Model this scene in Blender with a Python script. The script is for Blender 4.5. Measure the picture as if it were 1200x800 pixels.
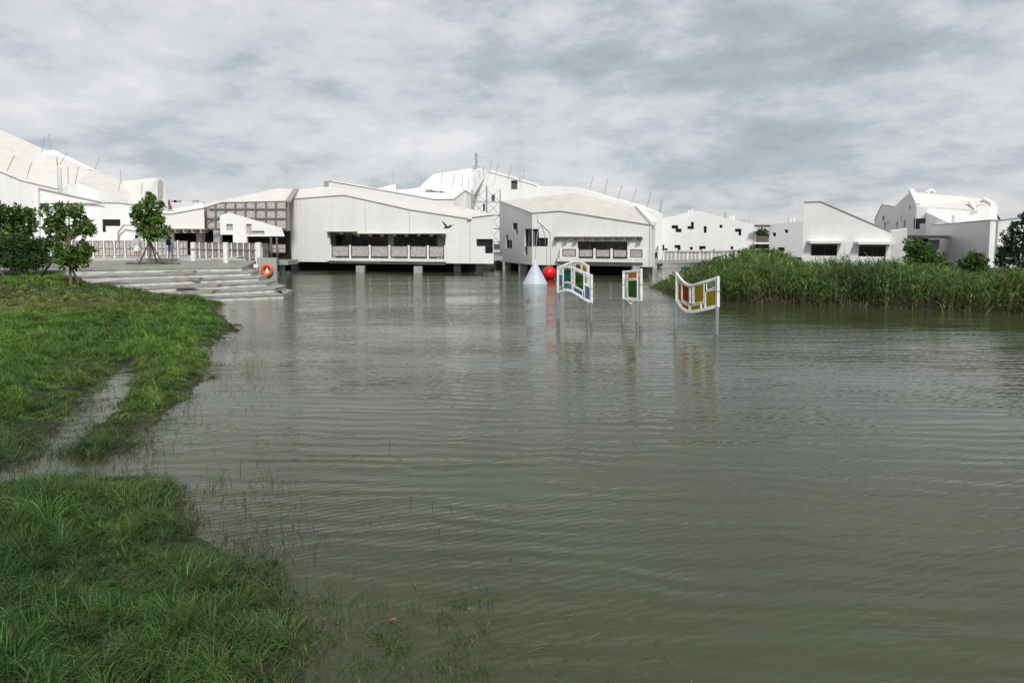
import bpy, math, random
import numpy as np
from mathutils import Vector
random.seed(7); rng = np.random.default_rng(11)
for o in list(bpy.data.objects): bpy.data.objects.remove(o)
sc = bpy.context.scene
C = sc.collection
R = math.radians
# ------------------------------------------------------------------ camera
F = 840.0; H = 2.93; YH = 278.0; PY = 348.0            # focal length / horizon / principal row of the 1200x800 photo
pit = math.atan((PY-YH)/F); cp, sp = math.cos(pit), math.sin(pit)
cam = bpy.data.cameras.new('camera'); camo = bpy.data.objects.new('camera', cam); C.objects.link(camo)
camo.location = (0, 0, H); camo.rotation_euler = (math.pi/2-pit, 0, 0)
cam.sensor_width = 36; cam.lens = 36*F/1200; cam.shift_y = -(400-PY)/1200; cam.clip_start = .1; cam.clip_end = 6000
sc.camera = camo
# ------------------------------------------------------------------ light
SUN_EL, SUN_AZ = 42, 14      # sun behind the camera, to the right (azimuth from -Y towards +X)
w = bpy.data.worlds.new('World'); sc.world = w; w.use_nodes = True
nt = w.node_tree; nt.nodes.clear()
def N(t, **k):
    n = nt.nodes.new(t)
    for a, b in k.items(): setattr(n, a, b)
    return n
out = N('ShaderNodeOutputWorld'); bg = N('ShaderNodeBackground'); bg.inputs[1].default_value = 1.0
sky = N('ShaderNodeTexSky', sky_type='NISHITA', sun_disc=False)
sky.sun_elevation = R(SUN_EL); sky.sun_rotation = R(180-SUN_AZ)
tc = N('ShaderNodeTexCoord'); sx = N('ShaderNodeSeparateXYZ'); nt.links.new(tc.outputs['Generated'], sx.inputs[0])
def math_(op, a, b=None, c=None):
    n = N('ShaderNodeMath', operation=op)
    for i, v in enumerate((a, b, c)):
        if v is None: continue
        if isinstance(v, (int, float)): n.inputs[i].default_value = v
        else: nt.links.new(v, n.inputs[i])
    return n.outputs[0]
cx = N('ShaderNodeCombineXYZ')      # cloud deck: direction squeezed vertically, flatter towards the horizon
el_ = math_('POWER', math_('MAXIMUM', sx.outputs[2], 0.0), .8)
nt.links.new(sx.outputs[0], cx.inputs[0]); nt.links.new(math_('MULTIPLY', sx.outputs[1], .6), cx.inputs[1]); nt.links.new(math_('MULTIPLY', el_, 1.6), cx.inputs[2])
def noise(scale, detail, rough, dist=0., off=(0,0,0), sc3=(1,1,1)):
    mp = N('ShaderNodeMapping'); mp.inputs['Location'].default_value = off; mp.inputs['Scale'].default_value = sc3
    nt.links.new(cx.outputs[0], mp.inputs[0])
    n = N('ShaderNodeTexNoise'); nt.links.new(mp.outputs[0], n.inputs['Vector'])
    n.inputs['Scale'].default_value = scale; n.inputs['Detail'].default_value = detail
    n.inputs['Roughness'].default_value = rough; n.inputs['Distortion'].default_value = dist
    return n.outputs[0]
n1 = noise(4.0, 12, .59, .12, (3.1, 1.7, 0), (.9, 1, 1.25)); n2 = noise(10, 10, .62, .15, (9, 4, 2), (.8, 1, 1.2)); n3 = noise(1.5, 2, .5, 0, (1.2, 5, 0), (.8, 1, 1))
n4 = noise(27, 8, .6, .1, (2, 8, 1), (.8, 1, 1.1))
cl = math_('ADD', math_('MULTIPLY', math_('SUBTRACT', n4, .5), .11), math_('ADD', math_('MULTIPLY', n1, .61), math_('ADD', math_('MULTIPLY', n2, .34), math_('MULTIPLY', n3, .13))))
cr = N('ShaderNodeValToRGB'); nt.links.new(cl, cr.inputs[0])
e = cr.color_ramp.elements
e[0].position = .40; e[0].color = (.37, .40, .445, 1); e[1].position = .66; e[1].color = (.80, .80, .80, 1)
m = e.new(.49); m.color = (.475, .51, .55, 1); m = e.new(.53); m.color = (.59, .605, .63, 1); m = e.new(.57); m.color = (.665, .675, .69, 1); m = e.new(.61); m.color = (.71, .715, .725, 1)
# clear sky glimpsed through thin places
skm = N('ShaderNodeMix', data_type='RGBA'); skm.inputs[0].default_value = 1; skm.blend_type = 'MULTIPLY'
nt.links.new(sky.outputs[0], skm.inputs[6]); skm.inputs[7].default_value = (.1, .1, .1, 1)
mx = N('ShaderNodeMix', data_type='RGBA'); mx.inputs[0].default_value = .9
nt.links.new(skm.outputs[2], mx.inputs[6]); nt.links.new(cr.outputs[0], mx.inputs[7])
nt.links.new(mx.outputs[2], bg.inputs[0]); nt.links.new(bg.outputs[0], out.inputs[0])
sl = bpy.data.lights.new('sun', 'SUN'); sl.energy = 3.0; sl.angle = R(9); sl.color = (1, .98, .95)
so = bpy.data.objects.new('sun', sl); C.objects.link(so)
sd = Vector((math.sin(R(SUN_AZ))*math.cos(R(SUN_EL)), -math.cos(R(SUN_AZ))*math.cos(R(SUN_EL)), math.sin(R(SUN_EL))))
so.rotation_euler = (-sd).to_track_quat('-Z', 'Y').to_euler(); so.location = (20, -20, 40)
sc.view_settings.view_transform = 'Standard'; sc.view_settings.look = 'None'; sc.view_settings.gamma = 1; sc.view_settings.exposure = 0.06
sc.render.engine = 'CYCLES'

# ------------------------------------------------------------------ pixel -> place
def ray(px, py):
    a = (px-600)/F; b = (PY-py)/F
    return np.array([a, cp+b*sp, -sp+b*cp])
def P(px, py, D):
    d = ray(px, py); t = D/d[1]; return (d[0]*t, D, H+d[2]*t)
def G(px, D): p = P(px, 300, D); return (p[0], p[1])
def Z(py, D): d = ray(600, py); return H+d[2]*D/d[1]
def PZ(px, py, z): d = ray(px, py); t = (z-H)/d[2]; return (d[0]*t, d[1]*t)
def hit(A, B, px, py):
    d = ray(px, py); ax, ay = A; bx, by = B[0]-ax, B[1]-ay
    # t*d.xy = A + u*(B-A)
    det = d[0]*(-by)+bx*d[1]
    t = (ax*(-by)+bx*ay)/det; u = (d[0]*ay-d[1]*ax)/det
    return u*math.hypot(bx, by), H+d[2]*t

# ------------------------------------------------------------------ materials
def mat(name, col, rough=.6, metal=0., spec=.5, var=0., vscale=2., bump=0., bscale=30., col2=None, streak=False, trans=0., ior=1.45, alpha=None, attr=None, transl=0.):
    m = bpy.data.materials.new(name); m.use_nodes = True; t = m.node_tree; ns = t.nodes; L = t.links
    b = ns['Principled BSDF']; b.inputs['Roughness'].default_value = rough; b.inputs['Metallic'].default_value = metal
    b.inputs['Specular IOR Level'].default_value = spec; b.inputs['IOR'].default_value = ior
    b.inputs['Transmission Weight'].default_value = trans
    b.inputs['Base Color'].default_value = (*col, 1)
    g = ns.new('ShaderNodeTexCoord')
    if attr:
        a = ns.new('ShaderNodeAttribute'); a.attribute_name = attr; L.new(a.outputs['Color'], b.inputs['Base Color'])
        if transl:
            tr = ns.new('ShaderNodeBsdfTranslucent'); L.new(a.outputs['Color'], tr.inputs[0])
            mxs = ns.new('ShaderNodeMixShader'); mxs.inputs[0].default_value = transl
            L.new(b.outputs[0], mxs.inputs[1]); L.new(tr.outputs[0], mxs.inputs[2]); L.new(mxs.outputs[0], ns['Material Output'].inputs[0])
    elif col2:
        n = ns.new('ShaderNodeTexNoise'); n.inputs['Scale'].default_value = vscale; n.inputs['Detail'].default_value = 6; n.inputs['Roughness'].default_value = .62
        mp = ns.new('ShaderNodeMapping'); L.new(g.outputs['Object'], mp.inputs[0]); L.new(mp.outputs[0], n.inputs['Vector'])
        if streak: mp.inputs['Scale'].default_value = (2.2, 2.2, .25)
        r = ns.new('ShaderNodeValToRGB'); L.new(n.outputs[0], r.inputs[0])
        r.color_ramp.elements[0].position = .38; r.color_ramp.elements[0].color = (*col2, 1)
        r.color_ramp.elements[1].position = .38+max(var, .05); r.color_ramp.elements[1].color = (*col, 1)
        L.new(r.outputs[0], b.inputs['Base Color'])
    if bump:
        n = ns.new('ShaderNodeTexNoise'); n.inputs['Scale'].default_value = bscale; n.inputs['Detail'].default_value = 4
        L.new(g.outputs['Object'], n.inputs['Vector'])
        bp = ns.new('ShaderNodeBump'); bp.inputs['Distance'].default_value = bump; bp.inputs['Strength'].default_value = .6
        L.new(n.outputs[0], bp.inputs['Height']); L.new(bp.outputs[0], b.inputs['Normal'])
    return m
def wall_mat(name, base, dirt, joints=True):
    m = bpy.data.materials.new(name); m.use_nodes = True; t = m.node_tree; ns = t.nodes; L = t.links
    b = ns['Principled BSDF']; b.inputs['Roughness'].default_value = .75; b.inputs['Specular IOR Level'].default_value = .25
    g = ns.new('ShaderNodeTexCoord')
    def nz(scale, s3, det=6, rough=.6):
        mp = ns.new('ShaderNodeMapping'); mp.inputs['Scale'].default_value = s3; L.new(g.outputs['Object'], mp.inputs[0])
        n = ns.new('ShaderNodeTexNoise'); n.inputs['Scale'].default_value = scale; n.inputs['Detail'].default_value = det; n.inputs['Roughness'].default_value = rough
        L.new(mp.outputs[0], n.inputs['Vector']); return n.outputs[0]
    def ramp(s, p0, c0, p1, c1):
        r = ns.new('ShaderNodeValToRGB'); L.new(s, r.inputs[0]); e = r.color_ramp.elements
        e[0].position = p0; e[0].color = (*c0, 1); e[1].position = p1; e[1].color = (*c1, 1); return r.outputs[0]
    a = ramp(nz(1.1 if 'roof' not in name else 1.5, (1.6, 1.6, .16) if 'roof' not in name else (1,1,1), 9, .68), .36, dirt, .60, base)          # rain streaks
    c = ramp(nz(.35, (1, 1, 1), 4), .3, (.93, .92, .90), .65, (1, 1, 1))
    mx = ns.new('ShaderNodeMix'); mx.data_type = 'RGBA'; mx.blend_type = 'MULTIPLY'; mx.inputs[0].default_value = 1
    L.new(a, mx.inputs[6]); L.new(c, mx.inputs[7]); res = mx.outputs[2]
    if joints:
        sp_ = ns.new('ShaderNodeSeparateXYZ'); L.new(g.outputs['Object'], sp_.inputs[0])
        md = ns.new('ShaderNodeMath'); md.operation = 'PINGPONG'; L.new(sp_.outputs[2], md.inputs[0]); md.inputs[1].default_value = .62
        lt = ns.new('ShaderNodeMath'); lt.operation = 'LESS_THAN'; L.new(md.outputs[0], lt.inputs[0]); lt.inputs[1].default_value = .016
        ml = ns.new('ShaderNodeMath'); ml.operation = 'MULTIPLY'; L.new(lt.outputs[0], ml.inputs[0]); ml.inputs[1].default_value = .28
        m2 = ns.new('ShaderNodeMix'); m2.data_type = 'RGBA'; L.new(ml.outputs[0], m2.inputs[0]); L.new(res, m2.inputs[6]); m2.inputs[7].default_value = (.5, .5, .49, 1); res = m2.outputs[2]
    L.new(res, b.inputs['Base Color'])
    n = nz(14, (1, 1, 1), 4)
    bp = ns.new('ShaderNodeBump'); bp.inputs['Distance'].default_value = .01; bp.inputs['Strength'].default_value = .5
    L.new(n, bp.inputs['Height']); L.new(bp.outputs[0], b.inputs['Normal'])
    return m
M = {}
M['white'] = wall_mat('white_render', (.82, .82, .81), (.775, .77, .75))
M['white2'] = wall_mat('white_render_clean', (.82, .82, .81), (.785, .78, .77), False)
M['roof'] = wall_mat('cream_roof_coating', (.75, .735, .69), (.65, .63, .57), False)
M['roofw'] = wall_mat('white_roof_coating', (.80, .80, .79), (.75, .745, .73), False)
M['rooft'] = wall_mat('tan_roof_coating', (.62, .61, .57), (.55, .535, .49), False)
M['paint'] = mat('white_painted_steel', (.80, .80, .79), .4, col2=(.66, .65, .62), vscale=5, var=.2)
M['edge'] = mat('grey_flashing', (.32, .31, .30), .6)
M['conc'] = mat('pale_concrete', (.38, .38, .37), .8, col2=(.30, .30, .29), vscale=1.6, var=.3, bump=.01)
M['stone'] = mat('stained_step_stone', (.62, .615, .59), .85, col2=(.42, .41, .39), vscale=2.6, var=.22, bump=.02, bscale=9, streak=False)
M['tread'] = mat('weathered_tread_stone', (.36, .355, .33), .9, col2=(.20, .195, .17), vscale=1.7, var=.3, bump=.02, bscale=9)
M['pave'] = mat('worn_paving', (.33, .32, .29), .9, col2=(.20, .205, .16), vscale=.8, var=.3, bump=.01)
M['dark'] = mat('dark_tinted_glass', (.018, .018, .018), .12, spec=.4)
M['void'] = mat('painted_interior_shade', (.035, .032, .03), .8)  # near-black colour paints the shade inside open voids and recesses
M['frame'] = mat('dark_bronze_frame', (.07, .055, .05), .5)
M['brown'] = mat('brown_painted_steel', (.17, .145, .135), .5)
M['timber'] = mat('dark_timber', (.075, .055, .045), .7)
M['steel'] = mat('weathered_steel', (.42, .43, .44), .45, .7)
M['rod'] = mat('dull_rod_metal', (.33, .34, .36), .5, .3)
M['green'] = mat('leaf_colours', (.05, .1, .02), .55, spec=.3, attr='Col', transl=.25)
M['blade'] = mat('blade_colours', (.05, .1, .02), .6, spec=.25, attr='Col', transl=.2)
M['bark'] = mat('grey_bark', (.19, .16, .12), .9, col2=(.10, .085, .065), vscale=9, var=.3, bump=.02)
M['red'] = mat('red_gloss_plastic', (.62, .012, .018), .35)
M['cone'] = mat('pale_blue_grey_plastic', (.50, .56, .60), .45, col2=(.43, .49, .53), vscale=2, var=.3)
M['orange'] = mat('orange_plastic', (.75, .11, .03), .4)
M['skin'] = mat('skin', (.55, .34, .25), .6)
M['hair'] = mat('black_hair', (.012, .01, .01), .5)
M['cloth_w'] = mat('white_cloth', (.72, .71, .70), .9)
M['cloth_g'] = mat('grey_cloth', (.26, .27, .29), .9)
M['cloth_n'] = mat('navy_cloth', (.02, .025, .05), .9)
M['cloth_b'] = mat('pale_lilac_cloth', (.38, .38, .55), .9)
M['denim'] = mat('pale_denim', (.30, .36, .45), .9)
M['bird'] = mat('dark_plumage', (.05, .05, .05), .8)
def lattice_mat():
    m = bpy.data.materials.new('perforated_screen'); m.use_nodes = True; t = m.node_tree; ns = t.nodes; L = t.links
    b = ns['Principled BSDF']; b.inputs['Roughness'].default_value = .6
    g = ns.new('ShaderNodeTexCoord'); v = ns.new('ShaderNodeTexVoronoi'); v.feature = 'DISTANCE_TO_EDGE'; v.inputs['Scale'].default_value = 9
    L.new(g.outputs['Object'], v.inputs['Vector'])
    r = ns.new('ShaderNodeValToRGB'); L.new(v.outputs['Distance'], r.inputs[0]); e = r.color_ramp.elements
    e[0].position = .12; e[0].color = (.52, .495, .475, 1); e[1].position = .24; e[1].color = (.20, .185, .175, 1)
    L.new(r.outputs[0], b.inputs['Base Color']); return m
M['lattice'] = lattice_mat()
def glassy(name, col, a=.35):
    m = bpy.data.materials.new(name); m.use_nodes = True; t = m.node_tree; ns = t.nodes; L = t.links
    b = ns['Principled BSDF']; b.inputs['Base Color'].default_value = (*col, 1); b.inputs['Roughness'].default_value = .15
    tr = ns.new('ShaderNodeBsdfTransparent'); tr.inputs[0].default_value = (*[min(1, c*1.6+.05) for c in col], 1)
    tl = ns.new('ShaderNodeBsdfTranslucent'); tl.inputs[0].default_value = (*col, 1)
    m1 = ns.new('ShaderNodeMixShader'); m1.inputs[0].default_value = .45; L.new(b.outputs[0], m1.inputs[1]); L.new(tl.outputs[0], m1.inputs[2])
    m2 = ns.new('ShaderNodeMixShader'); m2.inputs[0].default_value = a; L.new(m1.outputs[0], m2.inputs[1]); L.new(tr.outputs[0], m2.inputs[2])
    L.new(m2.outputs[0], ns['Material Output'].inputs[0]); return m
M['g_green'] = glassy('green_glass', (.03, .11, .02), .4); M['g_teal'] = glassy('teal_glass', (.015, .13, .085), .4)
M['g_blue'] = glassy('blue_glass', (.09, .20, .34), .4); M['g_or'] = glassy('orange_glass', (.55, .17, .04), .4)
M['g_red'] = glassy('rust_red_glass', (.34, .08, .02), .4); M['g_yel'] = glassy('yellow_glass', (.42, .33, .03), .4)
M['g_clear'] = glassy('clear_glass', (.55, .58, .52), .75)

# ------------------------------------------------------------------ mesh helpers
OFF = {}
class MB:
    def __init__(s): s.v = []; s.f = []
    def poly(s, pts):
        n = len(s.v); s.v += [tuple(map(float, p)) for p in pts]; s.f.append(list(range(n, n+len(pts)))); return s
    def hexa(s, b, t):            # bottom 4, top 4
        n = len(s.v); s.v += [tuple(map(float, p)) for p in list(b)+list(t)]
        k = len(b)
        s.f.append([n+i for i in range(k)][::-1]); s.f.append([n+k+i for i in range(k)])
        for i in range(k): j = (i+1) % k; s.f.append([n+i, n+j, n+k+j, n+k+i])
        return s
    def box(s, c, d, rz=0):
        x, y, z = c; a, b, h = d[0]/2, d[1]/2, d[2]/2; co, si = math.cos(rz), math.sin(rz)
        q = [(x+u*co-v*si, y+u*si+v*co) for u, v in ((-a,-b),(a,-b),(a,b),(-a,b))]
        return s.hexa([(p[0],p[1],z-h) for p in q], [(p[0],p[1],z+h) for p in q])
    def beam(s, a, b, wid, hei):  # rectangular bar between points
        a, b = Vector(a), Vector(b); d = (b-a).normalized(); up = Vector((0,0,1)) if abs(d.z) < .95 else Vector((0,1,0))
        sd_ = d.cross(up).normalized()*wid/2; u = sd_.cross(d).normalized()*hei/2
        q = [-sd_-u, sd_-u, sd_+u, -sd_+u]
        return s.hexa([a+x for x in q], [b+x for x in q])
    def tube(s, pts, r, n=8):
        pts = [Vector(p) for p in pts]; rr = r if isinstance(r, (list, tuple)) else [r]*len(pts)
        base = len(s.v)
        for i, p in enumerate(pts):
            d = (pts[min(i+1, len(pts)-1)]-pts[max(i-1, 0)]).normalized()
            a = Vector((1,0,0)) if abs(d.x) < .8 else Vector((0,1,0))
            x = d.cross(a).normalized(); y = d.cross(x)
            for k in range(n):
                t = 2*math.pi*k/n; s.v.append(tuple(p+(x*math.cos(t)+y*math.sin(t))*rr[i]))
        for i in range(len(pts)-1):
            for k in range(n):
                j = (k+1) % n; s.f.append([base+i*n+k, base+i*n+j, base+(i+1)*n+j, base+(i+1)*n+k])
        s.f.append([base+k for k in range(n)]); s.f.append([base+(len(pts)-1)*n+k for k in range(n)][::-1])
        return s
    def lathe(s, c, prof, n=24, sx_=1, sy_=1):
        b = len(s.v)
        for r, z in prof:
            for k in range(n):
                t = 2*math.pi*k/n; s.v.append((c[0]+r*sx_*math.cos(t), c[1]+r*sy_*math.sin(t), c[2]+z))
        for i in range(len(prof)-1):
            for k in range(n):
                j = (k+1) % n; s.f.append([b+i*n+k, b+i*n+j, b+(i+1)*n+j, b+(i+1)*n+k])
        s.f.append([b+k for k in range(n)][::-1]); s.f.append([b+(len(prof)-1)*n+k for k in range(n)])
        return s
    def build(s, name, m, parent=None, smooth=False, bevel=0):
        off = Vector((0,0,0))
        if parent is not None: off = OFF[parent.name]
        me = bpy.data.meshes.new(name); me.from_pydata([tuple(Vector(p)-off) for p in s.v], [], s.f)
        me.materials.append(m); me.update()
        if smooth: me.polygons.foreach_set('use_smooth', [True]*len(me.polygons))
        o = bpy.data.objects.new(name, me); C.objects.link(o)
        OFF[o.name] = off.copy()
        if parent is not None: o.parent = parent
        if bevel:
            bm_ = o.modifiers.new('bevel', 'BEVEL'); bm_.width = bevel; bm_.segments = 2; bm_.limit_method = 'ANGLE'
        return o
def tag(o, label=None, cat=None, group=None, kind=None):
    if label: o['label'] = label
    if cat: o['category'] = cat
    if group: o['group'] = group
    if kind: o['kind'] = kind
    return o
def thing(name, loc, label, cat, group=None):
    o = bpy.data.objects.new(name, None); C.objects.link(o); o.location = loc; o.empty_display_size = .2
    OFF[o.name] = Vector(loc); return tag(o, label, cat, group)
def npmesh(name, quads, cols, m, parent=None, tag_=None):
    q = np.asarray(quads, dtype=np.float32).reshape(-1, 4, 3); n = len(q)
    if parent is not None: q = q-np.array(OFF[parent.name], dtype=np.float32)
    me = bpy.data.meshes.new(name); me.vertices.add(n*4); me.vertices.foreach_set('co', q.reshape(-1))
    me.loops.add(n*4); me.loops.foreach_set('vertex_index', np.arange(n*4, dtype=np.int32))
    me.polygons.add(n); me.polygons.foreach_set('loop_start', np.arange(0, n*4, 4, dtype=np.int32)); me.polygons.foreach_set('loop_total', np.full(n, 4, dtype=np.int32))
    a = me.attributes.new('Col', 'FLOAT_COLOR', 'FACE')
    c4 = np.ones((n, 4), dtype=np.float32); c4[:, :3] = cols; a.data.foreach_set('color', c4.reshape(-1))
    me.materials.append(m); me.update(calc_edges=True)
    o = bpy.data.objects.new(name, me); C.objects.link(o); OFF[o.name] = Vector(OFF[parent.name]) if parent is not None else Vector((0,0,0))
    if parent is not None: o.parent = parent
    return o

# ------------------------------------------------------------------ land / water outline
def zp(l): return [PZ(a, b, 0.0) for a, b in l]
POLY_L1 = zp([(-150,585),(0,556),(22,546),(47,530),(75,497),(100,468),(125,440),(150,428),(160,432),(150,455),(128,482),(95,512),(68,533),
              (85,545),(120,541),(150,530),(163,508),(215,470),(240,452),(247,425),(243,410),(262,396),(284,384),(266,372),(252,364),(262,355),(258,350)]) + \
          [(-15.5,36),(-19,44),(-20,52),(-20,60),(-140,60),(-140,8.0)]
POLY_L2 = zp([(-160,592),(0,564),(60,560),(190,556),(232,570),(236,600),(262,632),(300,655),(345,690),(366,735),(378,800),(385,1000)]) + [(.5,.5),(3,-8),(-60,-8),(-60,7.2)]
POLY_R = zp([(768,337),(785,343),(800,346),(830,350),(870,354),(950,357),(1010,359),(1060,361),(1120,364),(1200,368),(1500,380)]) + [(120,30),(120,140),(26,140),(22,75),(16,60),(11.5,50)]
def sdf(x, y, poly):
    p = np.array(poly); q = np.roll(p, -1, axis=0); best = np.full(x.shape, 1e9); ins = np.zeros(x.shape, bool)
    for (ax, ay), (bx, by) in zip(p, q):
        dx, dy = bx-ax, by-ay; t = np.clip(((x-ax)*dx+(y-ay)*dy)/(dx*dx+dy*dy+1e-12), 0, 1)
        best = np.minimum(best, np.hypot(x-ax-t*dx, y-ay-t*dy))
        c = ((ay > y) != (by > y)) & (x < (bx-ax)*(y-ay)/(by-ay+1e-12)+ax); ins ^= c
    return np.where(ins, best, -best)
def sm(t): t = np.clip(t, 0, 1); return t*t*(3-2*t)
def wob(x, y): return .5*np.sin(1.9*x+.7*y+1)+.5*np.sin(.8*x-1.7*y+2)+.35*np.sin(4.1*x+2.2*y)+.3*np.sin(3.3*y-2.9*x+.5)
STEP = [PZ(60,316,1.15), PZ(88,325,1.0), PZ(102,330,.9), PZ(127,336,.7), PZ(180,345,.4), PZ(250,352,.1), (-11.3,33.5), (-11,37.2), (-16,44.5), (-16.5,58), (-28,58), (-28,41)]
def land(x, y):
    x = np.asarray(x, float); y = np.asarray(y, float)
    jag = (.10*wob(2.1*x, 2.1*y)+.07*wob(5.3*x+1, 4.7*y))*np.clip(y/12, .5, 1.6)
    a = sdf(x, y, POLY_L1)+jag; b = sdf(x, y, POLY_L2)+jag; c = sdf(x, y, POLY_R)
    def h(d, top, l): return np.where(d > 0, -.01+top*(1-np.exp(-d/l)), -.01+.4*d)
    za = h(a, .30, 1.6) + np.where(a > 0, np.clip((-13-x)/8.0, 0, 1)*sm((y-26.5)/5)*.70, 0)
    zb_ = h(b, .16, 1.5); zc = h(c, .75, 3.0)
    z = np.maximum(np.maximum(za, zb_), zc)
    e = sdf(x, y, STEP); z = z-(z+.3)*sm(e/.5+.2)*(e > -.1)
    return np.maximum(z, -.8) + .02*wob(x*1.3, y*1.3)*(z > .06), np.maximum(np.maximum(a, b), c)
def land1(x, y): return float(land(np.array([x]), np.array([y]))[0][0])
xs = np.concatenate([np.arange(-140, -32, 4), np.arange(-32, 4, .3), np.arange(4, 60, 1.0), np.arange(60, 121, 6)])
ys = np.concatenate([np.arange(-8, 2, 1), np.arange(2, 14, .2), np.arange(14, 46, .3), np.arange(46, 60, 1), np.arange(60, 141, 5)])
gx, gy = np.meshgrid(xs, ys); gz, _ = land(gx, gy)
g = MB(); g.v = [(float(a), float(b), float(c)) for a, b, c in zip(gx.ravel(), gy.ravel(), gz.ravel())]; nx = len(xs)
g.f = [[j*nx+i, j*nx+i+1, (j+1)*nx+i+1, (j+1)*nx+i] for j in range(len(ys)-1) for i in range(nx-1)]
M['soil'] = mat('damp_soil', (.030, .038, .016), .95, col2=(.022, .021, .012), vscale=1.4, var=.3, bump=.03, bscale=12)
o = g.build('ground', M['soil'], smooth=True); tag(o, kind='structure')
fg = MB().poly([(-3000,139,.5),(3000,139,.5),(3000,4000,.5),(-3000,4000,.5)]).build('far_ground', M['soil']); tag(fg, kind='structure')
# water
def water_mat():
    m = bpy.data.materials.new('murky_rippled_water'); m.use_nodes = True; t = m.node_tree; ns = t.nodes; L = t.links
    b = ns['Principled BSDF']; b.inputs['IOR'].default_value = 1.333; b.inputs['Roughness'].default_value = .035
    g = ns.new('ShaderNodeTexCoord')
    def nz(scale, s3, det, rough, rz=0, dist=0):
        mp = ns.new('ShaderNodeMapping'); mp.inputs['Scale'].default_value = s3; mp.inputs['Rotation'].default_value = (0, 0, rz); L.new(g.outputs['Object'], mp.inputs[0])
        n = ns.new('ShaderNodeTexNoise'); n.inputs['Scale'].default_value = scale; n.inputs['Detail'].default_value = det; n.inputs['Roughness'].default_value = rough; n.inputs['Distortion'].default_value = dist
        L.new(mp.outputs[0], n.inputs['Vector']); return n.outputs[0]
    def mth(op, a, b_):
        n = ns.new('ShaderNodeMath'); n.operation = op
        for i, v in enumerate((a, b_)):
            if isinstance(v, (int, float)): n.inputs[i].default_value = v
            else: L.new(v, n.inputs[i])
        return n.outputs[0]
    r = ns.new('ShaderNodeValToRGB'); L.new(nz(.22, (1, 1, 1), 4, .55), r.inputs[0]); e = r.color_ramp.elements
    e[0].position = .38; e[0].color = (.042, .048, .020, 1); e[1].position = .64; e[1].color = (.050, .063, .026, 1)
    L.new(r.outputs[0], b.inputs['Base Color'])
    h = mth('ADD', mth('MULTIPLY', nz(1.0, (.32, 1.9, 1), 3, .5, R(6), .6), .8), mth('MULTIPLY', nz(1.0, (1.6, 6.5, 1), 4, .55, R(-8), .5), .24))
    h = mth('ADD', h, mth('MULTIPLY', nz(1.0, (7, 17, 1), 2, .5, R(14)), .055))
    def wv(scale, rz, dist, dsc, s3=(1,1,1)):
        mp = ns.new('ShaderNodeMapping'); mp.inputs['Rotation'].default_value = (0, 0, rz); mp.inputs['Scale'].default_value = s3; L.new(g.outputs['Object'], mp.inputs[0])
        n = ns.new('ShaderNodeTexWave'); n.wave_type = 'BANDS'; n.bands_direction = 'Y'; n.inputs['Scale'].default_value = scale; n.inputs['Distortion'].default_value = dist
        n.inputs['Detail'].default_value = 2; n.inputs['Detail Scale'].default_value = dsc; L.new(mp.outputs[0], n.inputs['Vector']); return n.outputs['Fac']
    h = mth('ADD', h, mth('MULTIPLY', wv(.85, R(5), 7.0, 1.1, (.8,1,1)), .20))
    h = mth('ADD', h, mth('MULTIPLY', mth('MULTIPLY', wv(3.0, R(-24), 5.5, 1.1), nz(.35, (1, 1, 1), 2, .5)), .13))
    # calm and ruffled patches
    amp = ns.new('ShaderNodeMapRange'); L.new(nz(.16, (.7, 1.6, 1), 3, .55), amp.inputs[0])
    amp.inputs[1].default_value = .36; amp.inputs[2].default_value = .62; amp.inputs[3].default_value = .32; amp.inputs[4].default_value = 1.15
    bp = ns.new('ShaderNodeBump'); bp.inputs['Distance'].default_value = .032; L.new(mth('MULTIPLY', h, amp.outputs[0]), bp.inputs['Height']); bp.inputs['Strength'].default_value = 1
    L.new(bp.outputs[0], b.inputs['Normal']); return m
o = MB().poly([(-250,-60,0),(250,-60,0),(250,140,0),(-250,140,0)]).build('water', water_mat()); tag(o, kind='structure')

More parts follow.
